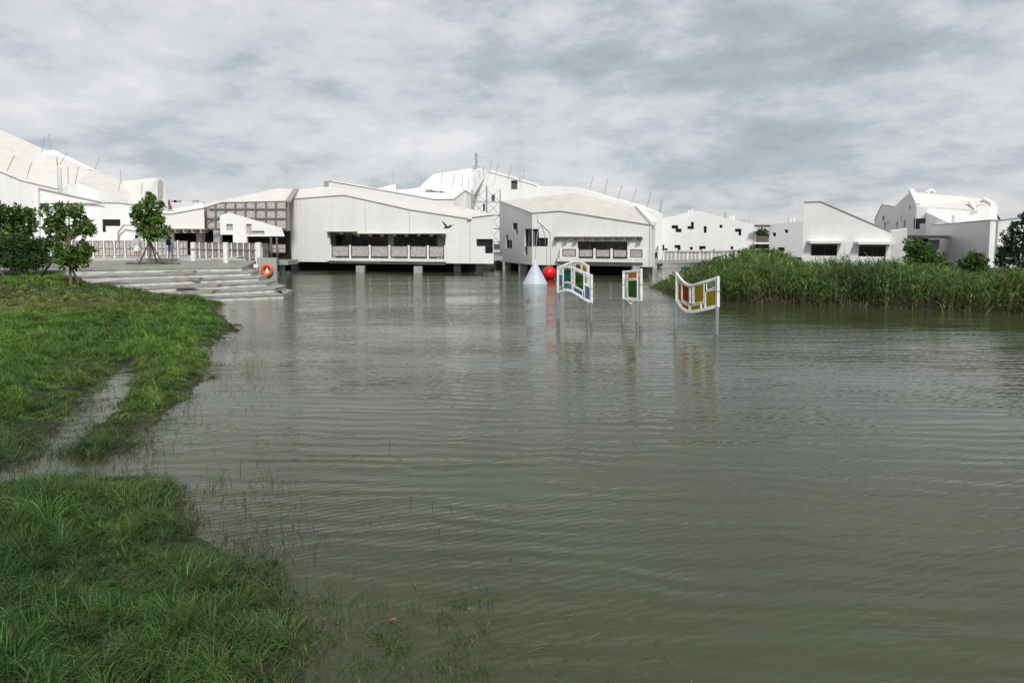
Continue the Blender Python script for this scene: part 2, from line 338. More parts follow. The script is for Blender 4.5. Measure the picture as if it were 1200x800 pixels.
# ------------------------------------------------------------------ building helpers
def wall(mb, A, B, zb, prof, holes, depth=.22):
    """vertical wall A->B; prof [(u,z)...]; holes [(u0,u1,z0,z1)...] cut through with reveals"""
    A = np.array(A); B = np.array(B); Lw = np.linalg.norm(B-A); d = (B-A)/Lw; n = np.array([-d[1], d[0]])
    if np.dot(n, A+B) < 0: n = -n          # n points away from the camera = inwards
    us = sorted({0.0, Lw, *[round(min(max(h[i], 0), Lw), 4) for h in holes for i in (0, 1)], *[round(u, 4) for u, _ in prof if 0 < u < Lw]})
    us = [u for i, u in enumerate(us) if i == 0 or u-us[i-1] > 1e-3]
    zs = sorted({zb, *[round(h[i], 4) for h in holes for i in (2, 3) if h[i] > zb+.001]})
    pu = [p[0] for p in prof]; pz = [p[1] for p in prof]; top = lambda u: float(np.interp(u, pu, pz))
    pt = lambda u, z, k=0: (A[0]+d[0]*u+n[0]*k, A[1]+d[1]*u+n[1]*k, z)
    inh = lambda u, z: any(h[0]-1e-3 < u < h[1]+1e-3 and h[2]-1e-3 < z < h[3]+1e-3 for h in holes)
    nc, nr = len(us)-1, len(zs)
    H_ = [[False]*nr for _ in range(nc)]
    for i in range(nc):
        for j in range(nr-1): H_[i][j] = inh((us[i]+us[i+1])/2, (zs[j]+zs[j+1])/2)
    for i in range(nc):
        u0, u1 = us[i], us[i+1]
        for j in range(nr):
            z0 = zs[j]; last = j == nr-1
            if not H_[i][j]:
                zu = 1e9 if last else zs[j+1]; t0, t1 = top(u0), top(u1); l0, l1, h0, h1 = min(z0, t0), min(z0, t1), min(zu, t0), min(zu, t1)
                if h0-l0 > 1e-4 or h1-l1 > 1e-4: mb.poly([pt(u0, l0), pt(u1, l1), pt(u1, h1), pt(u0, h0)])
            else:
                z1 = zs[j+1]
                if j == 0 or not H_[i][j-1]: mb.poly([pt(u0, z0), pt(u1, z0), pt(u1, z0, depth), pt(u0, z0, depth)])
                if not H_[i][j+1]: mb.poly([pt(u0, z1), pt(u1, z1), pt(u1, z1, depth), pt(u0, z1, depth)])
                if i > 0 and not H_[i-1][j]: mb.poly([pt(u0, z0), pt(u0, z1), pt(u0, z1, depth), pt(u0, z0, depth)])
                if i < nc-1 and not H_[i+1][j]: mb.poly([pt(u1, z0), pt(u1, z1), pt(u1, z1, depth), pt(u1, z0, depth)])
    return pt
class Bld:
    """front: [(px, D or None, py)...]; back: same length (a list of (px,D,py)); planes: index pairs of flat wall segments"""
    def __init__(s, name, label, front, back, planes, zb, win=(), roofmat='roof', wallmat='white', cat='building', group=None, win_mat='dark', edge=True, holes=(), hole_depth=.22, frames=True, under=True):
        fr = []
        A = {}
        for (i, j) in planes:
            A[(i, j)] = (G(front[i][0], front[i][1]), G(front[j][0], front[j][1]))
        T = [None]*len(front)
        for (i, j) in planes:
            a, b = A[(i, j)]; Lw = math.hypot(b[0]-a[0], b[1]-a[1])
            for k in range(i, j+1):
                if k == i: u = 0
                elif k == j: u = Lw
                else: u = hit(a, b, front[k][0], front[k][2])[0]
                x, y = a[0]+(b[0]-a[0])*u/Lw, a[1]+(b[1]-a[1])*u/Lw
                if T[k] is None: T[k] = (x, y, Z(front[k][2], y))
        s.T = T; s.A = A
        Bk = [P(a, c, b) for a, b, c in back]
        base = (np.mean([t[0] for t in T]), np.mean([t[1] for t in T]), zb)
        s.root = thing(name, base, label, cat, group)
        mb = MB(); s.pts = {}
        for (i, j) in planes:
            a, b = A[(i, j)]; Lw = math.hypot(b[0]-a[0], b[1]-a[1])
            prof = [(math.hypot(T[k][0]-a[0], T[k][1]-a[1]), T[k][2]) for k in range(i, j+1)]
            hs = []
            for w_ in win:
                if w_['plane'] == (i, j):
                    for r in w_['r']: hs.append(s.rect((i, j), r))
            for h_ in holes:
                if h_[0] == (i, j): hs.append(s.rect((i, j), h_[1]))
            s.pts[(i, j)] = wall(mb, a, b, zb, prof, hs, hole_depth)
        n = len(T)
        # sides and back
        mb.poly([T[0], Bk[0], (Bk[0][0], Bk[0][1], zb), (T[0][0], T[0][1], zb)])
        mb.poly([T[-1], Bk[-1], (Bk[-1][0], Bk[-1][1], zb), (T[-1][0], T[-1][1], zb)])
        for k in range(n-1):
            if np.linalg.norm(np.array(Bk[k])-np.array(Bk[k+1])) > .01:
                mb.poly([Bk[k], Bk[k+1], (Bk[k+1][0], Bk[k+1][1], zb), (Bk[k][0], Bk[k][1], zb)])
        if under:
            mb.poly([(t[0], t[1], zb) for t in T]+[(t[0], t[1], zb) for t in (Bk[-1], Bk[0])])
        s.wall = mb.build('wall', M[wallmat], s.root)
        rf = MB()
        for k in range(n-1):
            same = np.linalg.norm(np.array(Bk[k])-np.array(Bk[k+1])) < .01
            if same: rf.poly([T[k], T[k+1], Bk[k]])
            else: rf.poly([T[k], T[k+1], Bk[k+1]]); rf.poly([T[k], Bk[k+1], Bk[k]])
        s.roof = rf.build('roof', M[roofmat], s.root)
        if edge:
            eb = MB()
            for k in range(n-1):
                a = Vector(T[k]); b = Vector(T[k+1]); eb.beam(a+Vector((0,-.02,.02)), b+Vector((0,-.02,.02)), .10, .05)
            eb.build('roof_edge', M['edge'], s.roof)
        s.zb = zb; s.Bk = Bk
        for w_ in win: s.window(w_['plane'], w_['r'], M[w_.get('m', win_mat)], frames and w_.get('f', True), hole_depth)
    def rect(s, pl, r):
        a, b = s.A[pl]; x0, x1, y0, y1 = r
        u0, _ = hit(a, b, x0, (y0+y1)/2); u1, _ = hit(a, b, x1, (y0+y1)/2)
        _, z1 = hit(a, b, (x0+x1)/2, y0); _, z0 = hit(a, b, (x0+x1)/2, y1)
        return (u0, u1, z0, z1)
    def window(s, pl, rects, m, frames, depth):
        rs = [s.rect(pl, r) for r in rects]; pt = s.pts[pl]
        f = MB(); gl = MB()
        for (u0, u1, z0, z1) in rs:
            gl.poly([pt(u0-.02, z0-.02, depth-.01), pt(u1+.02, z0-.02, depth-.01), pt(u1+.02, z1+.02, depth-.01), pt(u0-.02, z1+.02, depth-.01)])
            for a, b in (((u0, z0), (u1, z0)), ((u0, z1), (u1, z1)), ((u0, z0), (u0, z1)), ((u1, z0), (u1, z1))):
                f.beam(pt(a[0], a[1], depth-.07), pt(b[0], b[1], depth-.07), .07, .07)
            if u1-u0 > 1.6:
                k = int((u1-u0)/1.3)
                for q in range(1, k+1):
                    u = u0+(u1-u0)*q/(k+1); f.beam(pt(u, z0, depth-.06), pt(u, z1, depth-.06), .05, .05)
        if frames:
            w_ = f.build('window', M['frame'], s.root); gl.build('pane', m, w_)
        else: gl.build('window', m, s.root)
def W(plane, *r, **k): return dict(plane=plane, r=list(r), **k)
def rods(b, lst, D=None):
    for (x0, y0, x1, y1, D) in lst:
        MB().tube([P(x0, y0, D), P(x1, y1, D)], .03, 6).build('roof_rod', M['rod'], b.root)
def piles(b, lst, zb, w_=.55):
    for (px, D) in lst:
        x, y = G(px, D); MB().box((x, y, (zb-.7)/2), (w_, w_, zb+.7)).build('pile', M['conc'], b.root)

# ---- far left hall with sweeping roof
f = [(-120,68,160),(-60,66,186),(0,65,199),(30,64.5,212),(72,64,222)]
bk = [(-120,88,100),(-60,86,128),(0,84,152),(52,82,175),(66,80,178)]
A1 = Bld('hall_building', 'huge white hall at the far left with cream roof sweeping down towards the water', f, bk, [(0,1),(1,2),(2,3),(3,4)], 1.2, roofmat='roof')
f = [(72,63.5,222),(90,62,214),(160,66,240),(171,66.5,229),(178,66.5,222)]
bk = [(66,80,178),(110,77,198),(143,74,212),(158,73,211),(184,71,208)]
mb = MB(); TT = [P(a, c, d) for a, d, c in f]; BB = [P(a, c, d) for a, d, c in bk]
for k in range(4):
    mb.poly([TT[k], TT[k+1], BB[k+1]]); mb.poly([TT[k], BB[k+1], BB[k]])
mb.build('roof', M['roof'], A1.root)
mb = MB()
for k in range(4):
    a, b = TT[k], TT[k+1]; mb.poly([a, b, (b[0], b[1], 1.2), (a[0], a[1], 1.2)])
mb.build('wall', M['white2'], A1.root)
# raised wedge on the roof
a, b, c, d = P(50,179,79), P(62,175.5,79), P(113,199.5,76), P(78,197.5,74)
a2 = (a[0], a[1], a[2]-1.0); mb = MB().poly([a, b, c, d]).poly([a, d, P(76,199,74), P(50,182,79)]); mb.build('dormer', M['white2'], A1.root)
rods(A1, [(49,178,52,161,76),(59,175,57,157,78),(8,201,17,182,64),(31,210,37,191,64),(70,193,79,178,72),(73,225,71,198,62),(80,216,79.5,196,63),(88,215,92,195,62),(111,199,117,184,74),(138,227,142,209,68),(142,209,141,199,68),(166,228,166.5,214,65)])
# fin wall
fin = [(166,248),(168,234),(172,227),(177,223),(180.5,217),(183,210),(185,207.5),(188.5,207.5),(190.5,209.5),(193.5,217),(195.5,224),(197,246)]
r0 = thing('fin_wall', P(180,248,62.5), 'white curved fin wall rising above the low roof with a brown stepped screen', 'wall')
fA_, fB_ = G(166,65), G(197,59)
def FP(a, b, k=0):
    u, z = hit(fA_, fB_, a, b); L_f = math.hypot(fB_[0]-fA_[0], fB_[1]-fA_[1]); return (fA_[0]+(fB_[0]-fA_[0])*u/L_f-k*.6, fA_[1]+(fB_[1]-fA_[1])*u/L_f-k, z)
q0 = [FP(a, b) for a, b in fin]; q1 = [(p[0]-.35, p[1]+.8, p[2]-.02) for p in q0]
MB().hexa(q0, q1).build('wall', M['white2'], r0)
MB().hexa([FP(*p, .08) for p in ((186,240),(189,240),(189,232),(191,231),(191.5,214),(189,210.5),(186,213))], [FP(*p, .01) for p in ((186,240),(189,240),(189,232),(191,231),(191.5,214),(189,209),(186,212))]).build('screen_panel', M['lattice'], r0)
# ---- low front wing
f = [(42,57,237),(140,None,238),(160,None,241),(205,59,247)]
bk = [(44,63,236.5),(140,63,238),(160,63,240.5),(205,63,246)]
A2 = Bld('low_wing_building', 'low white wing behind the terrace railing with a small black stepped window', f, bk, [(0,3)], 1.2,
         win=[W((0,3), (120,141,257,265), (120,124,265,272))], roofmat='roofw', wallmat='white2')
wd = MB(); wd.hexa([P(42,238,56.98), P(122,238,57.7), P(42,220,56.98)], [P(42,238,57.03), P(122,238,57.75), P(42,220,57.03)]); wd.build('gable', M['white2'], A2.root)
MB().beam(P(44,220.5,56.93), P(120,237.5,57.65), .06, .09).build('roof_edge', M['edge'], A2.roof)
MB().beam(P(43,220,56.9), P(43.8,300,56.9), .35, .2).build('pilaster', M['white2'], A2.root)
t = MB(); 
for a, b in (((138.5,290),(138.5,272)),((138.5,272),(145,264)),((145,264),(175,264.5))): t.beam(P(*a, 57.9), P(*b, 57.9), .08, .10)
t.build('door_surround', M['edge'], A2.root)
# ---- wing with eaves joists
f = [(183,56,250),(200,None,251),(241,57.5,244)]
bk = [(180,62,245),(200,62,245.5),(240,64,238)]
B1 = Bld('veranda_building', 'low white building with dark veranda and row of joists under the eave', f, bk, [(0,2)], Z(268,56.5), roofmat='roofw', wallmat='white2')
pl = MB(); 
pl.hexa([P(183,273,55.6), P(243,273,57.1), P(243,273,60), P(183,273,60)], [P(183,268.5,55.6), P(243,268.5,57.1), P(243,268.5,60), P(183,268.5,60)]); pl.build('eave_beam', mat('tan_eave', (.42,.38,.32), .8), B1.root)
for k in range(6):
    p = P(190+k*10, 270.5, 55.45+k*.25); MB().box(p, (.34,.5,.22)).build('joist', M['timber'], B1.root)
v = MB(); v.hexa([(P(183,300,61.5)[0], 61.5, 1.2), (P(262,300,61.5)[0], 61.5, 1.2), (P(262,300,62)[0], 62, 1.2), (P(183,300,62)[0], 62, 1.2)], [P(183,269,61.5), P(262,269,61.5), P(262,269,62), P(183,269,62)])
v.build('painted_shade_wall', M['void'], B1.root)  # added backing plane; the veranda shade is in its colour
for px in (236, 256): x, y = G(px, 58); MB().box((x, y, 2.3), (.5,.5,2.4)).build('column', M['conc'], B1.root)
fb = Bld('flat_roofed_building', 'plain white flat roof peeping above the veranda building', [(196,80,237.5),(240,80,237)], [(196,88,237),(240,88,236.8)], [(0,1)], 1, edge=False, wallmat='white2', roofmat='roofw')
MB().lathe(P(198.3,240,79.5), [(.28,-.7),(.26,-.2),(.13,-.1),(.10,.25),(.16,.3),(.03,.6)], 12).build('roof_finial', mat('dull_red', (.30,.10,.09), .7), fb.root)
for px in (205,208,229): MB().box(P(px,236.6,81), (.6,.5,.35)).build('roof_vent', M['edge'], fb.root)
# ---- screened building
f = [(241,59,244),(260,None,237.5),(337,60.5,236)]
bk = [(240,66,238.5),(325,70,221),(346,70,221.5)]
C1 = Bld('screened_building', 'building faced with a grid of grey perforated panels in brown frames', f, bk, [(0,2)], Z(270,59.5), roofmat='roof', wallmat='lattice')
gb = MB()
pA, pB = G(241, 59), G(337, 60.5)
def onC(px, py, k=.05):
    u, z = hit(pA, pB, px, py); Lw = math.hypot(pB[0]-pA[0], pB[1]-pA[1]); return (pA[0]+(pB[0]-pA[0])*u/Lw, pA[1]+(pB[1]-pA[1])*u/Lw-k, z)
for px in (241.8,253,264.5,276,288,300,312,323.5,336): gb.beam(onC(px, 271), onC(px, np.interp(px, [241,260,337], [244.5,238,236.5])), .12, .12)
for py in (245,256,268): gb.beam(onC(241.8 if py > 245 else 245, py, .06), onC(336, py, .06), .12, .12)
gb.build('panel_frame', M['brown'], C1.root)
MB().beam(P(337.5,236,60), P(347,221.5,69.5), .45, .12).build('roof_gutter', M['edge'], C1.root)
MB().hexa([(P(240,300,63)[0],63,.9),(P(340,300,63)[0],63,.9),(P(340,300,63)[0],63.4,.9),(P(240,300,63)[0],63.4,.9)], [P(240,270,63),P(340,270,63),P(340,270,63.4),P(240,270,63.4)]).build('painted_shade_wall', M['void'], C1.root)  # dark plane added below the grid, coloured as the shade there
# cut-out wall in front
cw = thing('cutout_wall', (*G(296,56), 1.2), 'white free-standing cut-out wall with stepped openings before the panel grid', 'wall')
a_, b_ = G(259,56), G(334,56)
def hr(x0, x1, y0, y1):
    u0, _ = hit(a_, b_, x0, (y0+y1)/2); u1, _ = hit(a_, b_, x1, (y0+y1)/2); _, z1 = hit(a_, b_, (x0+x1)/2, y0); _, z0 = hit(a_, b_, (x0+x1)/2, y1); return (u0, u1, z0, z1)
Lw = math.hypot(b_[0]-a_[0], b_[1]-a_[1]); zb_ = 1.2
prof = [(0, Z(253,56)), (hit(a_,b_,268,249)[0], Z(249,56)), (hit(a_,b_,330,267)[0], Z(267,56)), (Lw, Z(276,56))]
hs = [hr(265,273,262.5,270), (0, hit(a_,b_,273,280)[0], zb_, Z(275,56)), (hit(a_,b_,289,280)[0], Lw, zb_, Z(277,56)), hr(288.5,295,262.5,274.9), hr(295,310,270.5,274.9)]
mb = MB(); pt = wall(mb, a_, b_, zb_, prof, hs, .3)
mb.build('wall', M['white2'], cw)
for grp in ([hs[0]], hs[3:5]):
    f_ = MB()
    for (u0,u1,z0,z1) in grp: f_.poly([pt(u0,z0,.15),pt(u1,z0,.15),pt(u1,z1,.15),pt(u0,z1,.15)])
    f_.build('screen_panel', M['lattice'], cw)
MB().beam(P(243,262,56.6), P(267.5,249.5,56.2), .12, .12).build('raking_beam', M['brown'], cw)
for px in (318,325): x, y = G(px,58.5); MB().box((x, y, 1.8), (.12,.12,2.2)).build('post', M['brown'], C1.root)
# ---- main left block on piles
zb = Z(306.5, 64)
f = [(337.5,64,234),(403,None,229),(419,61.8,232),(480,None,246),(546,59.3,256),(578.5,58.6,252)]
bk = [(348,70,222),(385,72,218.7),(400,72,221.5),(480,70,237.5),(538,67,241.6),(577.5,60.5,251.4)]
D1 = Bld('lakeside_building', 'wide white building standing over the water left of the scaffold with a long lattice balcony', f, bk, [(0,2),(2,4),(4,5)], zb,
   win=[W((4,5), (558,577.6,280,288.7), (568,577.6,288.7,297))],
   holes=[((0,2),(386,419.2,272.5,303)),((2,4),(418.8,522,274,303.5))], hole_depth=.25, frames=True)
# balcony recess
def DP(px, py, k=0):        # a point on the balcony front, k metres towards the camera
    pl = (0,2) if px < 419 else (2,4); a, b = D1.A[pl]; u, z = hit(a, b, px, py); Lw = math.hypot(b[0]-a[0], b[1]-a[1])
    return Vector((a[0]+(b[0]-a[0])*u/Lw, a[1]+(b[1]-a[1])*u/Lw-k, z))
zt, zf = Z(272,62)+.1, DP(400,302).z
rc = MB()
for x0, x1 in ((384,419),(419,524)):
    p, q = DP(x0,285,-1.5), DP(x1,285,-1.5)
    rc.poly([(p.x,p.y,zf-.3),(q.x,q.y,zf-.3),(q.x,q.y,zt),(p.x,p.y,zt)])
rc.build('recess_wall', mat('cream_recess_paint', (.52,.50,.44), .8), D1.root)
for x0, x1 in ((388,406),(406.8,449.5),(458,480.5),(482,508)):
    p, q = DP(x0+1,285,-1.4), DP(x1+1,285,-1.4)
    w_ = MB().hexa([(p.x,p.y,zf),(q.x,q.y,zf),(q.x,q.y+.05,zf),(p.x,p.y+.05,zf)], [(p.x,p.y,zf+1.95),(q.x,q.y,zf+1.95),(q.x,q.y+.05,zf+1.95),(p.x,p.y+.05,zf+1.95)]).build('window', M['dark'], D1.root)
    fm = MB(); n_ = max(2, int((x1-x0)/9))
    for k in range(n_+1):
        c_ = p.lerp(q, k/n_); fm.box((c_.x, c_.y-.03, zf+.97), (.09,.05,1.95))
    fm.build('frame', M['frame'], w_)
def awning(root, Pt, xs_, py, proj=.55, n=6, th=.06, steel='edge'):
    x0, x1 = xs_; a, b = Pt(x0,py,-.3), Pt(x1,py,-.3); a2, b2 = Pt(x0,py,proj), Pt(x1,py,proj)
    aw = MB().hexa([a, b, (b.x, b2.y, b.z), (a.x, a2.y, a.z)], [(a.x,a.y,a.z+th),(b.x,b.y,b.z+th),(b.x,b2.y,b.z+th),(a.x,a2.y,a.z+th)]).build('awning', M[steel], root)
    for k in range(n):
        t = (k+.12)/(n-.76) if n > 1 else .5
        c0 = a.lerp(b, t); MB().box((c0.x, (a.y+a2.y)/2+(b.y-a.y)*t-.05, c0.z-.105), (.30,abs(a.y-a2.y)+.1,.20)).build('joist', M['timber'], aw)
awning(D1.root, DP, (384.5,418.5), 271.8, .2, 3); awning(D1.root, DP, (419.5,522.5), 274.2, .35, 8)
def balcony(root, Pt, x0, x1, yf, posts, ph, k=.3, slab_y=None, sideL=False, zf_=None):
    """slab + posts + lattice panels"""
    zz0 = zf_
    a, b = Pt(x0, yf, k), Pt(x1, yf, k); a2, b2 = Pt(x0, yf, -1.5 if k < .8 else 0), Pt(x1, yf, -1.5 if k < .8 else 0)
    z1 = zf_; z0 = zf_-.24
    # follow the facade bend
    MB().hexa([(a.x,a.y,z0),(b.x,b.y,z0),(b2.x,b2.y,z0),(a2.x,a2.y,z0)], [(a.x,a.y,z1),(b.x,b.y,z1),(b2.x,b2.y,z1),(a2.x,a2.y,z1)]).build('balcony_slab', M['paint'], root)
    MB().hexa([(a.x+.1,a.y+.25,z0-.24),(b.x-.1,b.y+.25,z0-.24),(b2.x-.1,b2.y,z0-.24),(a2.x+.1,a2.y,z0-.24)], [(a.x+.1,a.y+.25,z0-.003),(b.x-.1,b.y+.25,z0-.003),(b2.x-.1,b2.y,z0-.003),(a2.x+.1,a2.y,z0-.003)]).build('balcony_beam', M['conc'], root)
    pp = [Pt(px, yf, k-.08) for px in posts]
    L0 = (pp[-1].x-pp[0].x); yy = lambda x: a.y+(b.y-a.y)*(x-a.x)/(b.x-a.x)+.08
    for p in pp: MB().box((p.x, yy(p.x), z1+ph/2+.003), (.17,.14,ph)).build('railing_post', M['paint'], root)
    for p, q in zip(pp[:-1], pp[1:]):
        xa, xb = p.x+.14, q.x-.14; ya, yb = yy(xa), yy(xb)
        pan = MB().hexa([(xa,ya-.02,z1+.14),(xb,yb-.02,z1+.14),(xb,yb+.02,z1+.14),(xa,ya+.02,z1+.14)], [(xa,ya-.02,z1+ph-.08),(xb,yb-.02,z1+ph-.08),(xb,yb+.02,z1+ph-.08),(xa,ya+.02,z1+ph-.08)]).build('railing_panel', M['lattice'], root)
        fm = MB(); c = [(xa,ya,z1+.14),(xb,yb,z1+.14),(xb,yb,z1+ph-.08),(xa,ya,z1+ph-.08)]
        for i in range(4): fm.beam(c[i], c[(i+1) % 4], .06, .06)
        fm.build('frame', M['frame'], pan)
    return pp
balcony(D1.root, DP, 384.5, 523, 301.5, [388.5,411,434,457,479.6,502,522.3], 1.12, .35, zf_=zf-.02)
piles(D1, [(422.5,60.9),(490,59.7)], zb-.25, .68)
def under_shade(b, pts, zt, top2):
    m_ = MB(); p = [G(a, d) for a, d in pts]
    for (xa, ya), (xb, yb) in zip(p[:-1], p[1:]): m_.hexa([(xa,ya,-.6),(xb,yb,-.6),(xb,yb+3,-.6),(xa,ya+3,-.6)], [(xa,ya,zt),(xb,yb,zt),(xb,yb+3,zt),(xa,ya+3,zt)])
    m_.build('underfloor_shade_block', M['under_shade'], b.root)
M['under_shade'] = mat('painted_underfloor_shade', (.05,.05,.045), .9)  # added blocks whose near-black colour paints the shade beneath the buildings
under_shade(D1, [(322,67),(420,66),(547,64.8),(579,64.5)], zb-.02, 0)
piles(D1, [(346,65.2),(536,61.2),(562,60.6)], zb, .6)
MB().box((DP(547,254,.1).x+.25, 59.1, Z(255,59)), (.35,.3,.25)).build('downpipe_hopper', M['paint'], D1.root)
for px in (347.5,428,480,551):
    pl = (0,2) if px < 419 else ((2,4) if px < 546 else (4,5)); a, b = D1.A[pl]; Lw = math.hypot(b[0]-a[0], b[1]-a[1])
    ytop = np.interp(px, [337,403,419,480,546,578], [234,229,232,246,256,252])+.6; ybot = 306.5 if not 386 < px < 522 else 271.5
    u, z1 = hit(a, b, px, ytop); _, z0 = hit(a, b, px, ybot); x, y = a[0]+(b[0]-a[0])*u/Lw, a[1]+(b[1]-a[1])*u/Lw
    MB().beam((x, y-.02, z0), (x, y-.02, z1), .05, .04).build('downpipe', mat('pale_grey_pipe', (.52,.52,.51), .6), D1.root)
MB().hexa([P(379.5,219,76),P(388,219,76),P(388,219,78),P(379.5,219,78)], [P(379.5,212,76),P(388,212.4,76),P(388,212.4,78),P(379.5,212,78)]).build('roof_box', M['edge'], D1.root)
# ---- low roof volume behind it
f = [(387,76,212.3),(450,None,223.6),(510,73.5,234),(532,73,234),(546,75,223.6),(554,74,228.5)]
bk = [(390,84,211.5),(452,86,222.5),(480,92,221.5),(492,92,219.5),(543,90,221),(556,80,227)]
E1 = Bld('middle_building', 'low white building seen above the wide lakeside roof, with a folded white roof', f, bk, [(0,2),(2,3),(3,4),(4,5)], 2.2, roofmat='roofw')
tri = MB().hexa([P(441,221.5,84), P(464,224.5,84), P(464,215,84)], [P(445,221.5,88), P(464,224.5,88), P(464,216,88)]).build('roof_peak', M['roofw'], E1.root)
eye = [(499,219.5),(505,217.3),(514,216.3),(526,217.5),(541,222),(541.5,224.5),(532,226.3),(520,226),(508,223.5)]
MB().hexa([P(a, b, 83) for a, b in eye], [P(a, b-.8, 87) for a, b in eye]).build('roof_hood', M['white2'], E1.root)
MB().hexa([P(*p, 82.6) for p in ((514,223.6),(527,226.8),(518,226.3))], [P(*p, 82.9) for p in ((514,223.6),(527,226.8),(518,226.3))]).build('vent_slot', M['void'], E1.root)
rods(E1, [(461,222,460.5,202,80),(476.5,222,476.5,210,80),(492.5,221,492.5,204,84),(464,225,464,214,79)])
# ---- tall peak behind
F1 = thing('peaked_building', P(560,240,98), 'tallest white building in the centre with bright faceted roof and mast on its peak', 'building')
v = dict(a=P(484,226,104), b=P(508,204,108), c=P(554,197,106), d=P(562,197,104), e=P(571.5,201.5,97), f=P(553,232,92), g=P(600,210.5,98), h=P(632,219,99), i=P(632,232,99))
MB().poly([v['a'], v['b'], v['c'], v['f']]).poly([v['c'], v['d'], v['e'], v['f']]).build('roof', M['roofw'], F1)
wl = MB(); A_, B_ = (P(555,215,96)[0], 96.0), (P(632,215,98)[0], 98.0)
LwF = math.hypot(B_[0]-A_[0], B_[1]-A_[1])
def hF(x0, x1, y0, y1):
    u0, _ = hit(A_, B_, x0, (y0+y1)/2); u1, _ = hit(A_, B_, x1, (y0+y1)/2); _, z1 = hit(A_, B_, (x0+x1)/2, y0); _, z0 = hit(A_, B_, (x0+x1)/2, y1); return (u0, u1, z0, z1)
hsF = [hF(599,606.5,211.5,222), hF(576,580,228,236.2), hF(566,568.5,239,247.5)]
pf = [(0, Z(229,96)), (hit(A_,B_,572,201.5)[0], Z(201.5,96.5)), (hit(A_,B_,600,210)[0], Z(209,97)), (LwF, Z(219,98))]
ptF = wall(wl, A_, B_, 2.0, pf, hsF, .4)
p0, p1 = pf[1], pf[-1]
wl.poly([(B_[0],B_[1],2),(B_[0],B_[1]+12,2),(B_[0],B_[1]+12,Z(219,98)),(B_[0],B_[1],Z(219,98))]).poly([v['a'],v['f'],(v['f'][0],v['f'][1],2),(v['a'][0],v['a'][1],2)])
wl.build('wall', M['white2'], F1)
re = MB()
for k in range(1, 3):
    a, b = ptF(pf[k][0], pf[k][1], -.1), ptF(pf[k+1][0], pf[k+1][1], -.1); re.hexa([a, b, (b[0],b[1]+14,b[2]-.3), (a[0],a[1]+10,a[2]-.3)], [(a[0],a[1],a[2]+.35),(b[0],b[1],b[2]+.35),(b[0],b[1]+14,b[2]-.1),(a[0],a[1]+10,a[2]+.2)])
re.build('roof_slab', M['roofw'], F1)
for (u0,u1,z0,z1) in hsF: MB().poly([ptF(u0,z0,.38),ptF(u1,z0,.38),ptF(u1,z1,.38),ptF(u0,z1,.38)]).build('window', mat('brown_shutter', (.085,.075,.065), .6), F1)
mst = MB().tube([P(558,198,104), P(558,190,104)], .13, 6).tube([P(558,190,104), P(557.5,179,104)], .08, 6)
for k in range(4): mst.box(P(558+(.3 if k%2 else -.3),180.5+k*3.0,104), (.42,.3,.22))
mst.tube([P(554,197.5,104), P(558,192,104), P(562,197.5,104)], .08, 5).build('mast', M['rod'], F1)
class _r: pass
fr_ = _r(); fr_.root = F1
rods(fr_, [(517,213,519,200,92),(530,219,533,203,90),(541.5,222,542,205,86),(549,224,549,209,86),(557.5,222,556,207,88),(562.5,209,561,200,90),(567,207,566,194,92),(573,202,577,186,95),(581,203,585,189,95),(595,208,600,194,96),(609.5,211,609.5,200,97),(611,214,614.5,200,96)])
# ---- right lakeside block
f = [(586,66,236),(623.5,58.3,250),(657,None,247.5),(763,54,264),(767.5,55.6,262.5)]
bk = [(589,68,235.6),(675,66,226.3),(675,66,226.3),(745,62,243.7),(748,62.3,244)]
G1 = Bld('pavilion_building', 'white building over the water right of the scaffold with tan hipped roof and corner window', f, bk, [(0,1),(1,3),(3,4)], Z(307,65), roofmat='rooft',
   win=[W((0,1), (600.5,606.7,261.3,268.8), (604,606.7,268.8,274.5)), W((0,1), (592.7,595.3,275.5,281), (592.7,600,281,291)),
        W((0,1), (614.7,623.2,268,288.8), (614.7,618,288.8,299)), W((1,3), (623.8,631.5,268.3,288.8), (631.5,642,278.6,288.8)),
        W((1,3), (676.5,735,283,303))])
zbG = Z(307,65)
a, b = G1.Bk[3], G1.T[3]
MB().beam((a[0]+.15,a[1],a[2]+.12), (b[0]+.15,b[1],b[2]+.12), .42, .3).build('roof_kerb', M['roofw'], G1.roof)
def GP(px, py, k=0):
    a, b = G1.A[(1,3)]; u, z = hit(a, b, px, py); Lw = math.hypot(b[0]-a[0], b[1]-a[1])
    return Vector((a[0]+(b[0]-a[0])*u/Lw, a[1]+(b[1]-a[1])*u/Lw-k, z))
awning(G1.root, GP, (650,751), 278, .4, 9, .07)
zfG = Z(303,55.2)
pp = balcony(G1.root, GP, 652, 752, 304, [656,675,694.5,714,733.5,751], .78, 1.25, zf_=zfG)
sb = MB(); x0 = pp[0].x
sb.box((x0, pp[0].y+.62, zfG+.45), (.05,.95,.55)).build('railing_panel', M['lattice'], G1.root)
piles(G1, [(657,55.4),(745,53.6),(748,56)], zfG-.5, .55)
piles(G1, [(594,65.2),(613,61.6),(640,59.5),(755,56.2)], zbG, .75)
under_shade(G1, [(580,68),(625,64),(765,60)], zbG-.02, 0)
gr = MB()
for s_, e_ in (((630,252),(630,258.5)),((630,258.5),(645,272.5)),((645,272.5),(645.4,309.5)),((761.5,266),(761.2,311.5))): gr.beam(GP(*s_, .02), GP(*e_, .02), .06, .05)
gr.build('edge_shadow_strip', mat('edge_shadow_grey', (.48,.48,.47), .7), G1.root)  # grey strips paint the edge shadow of the raised wall plane
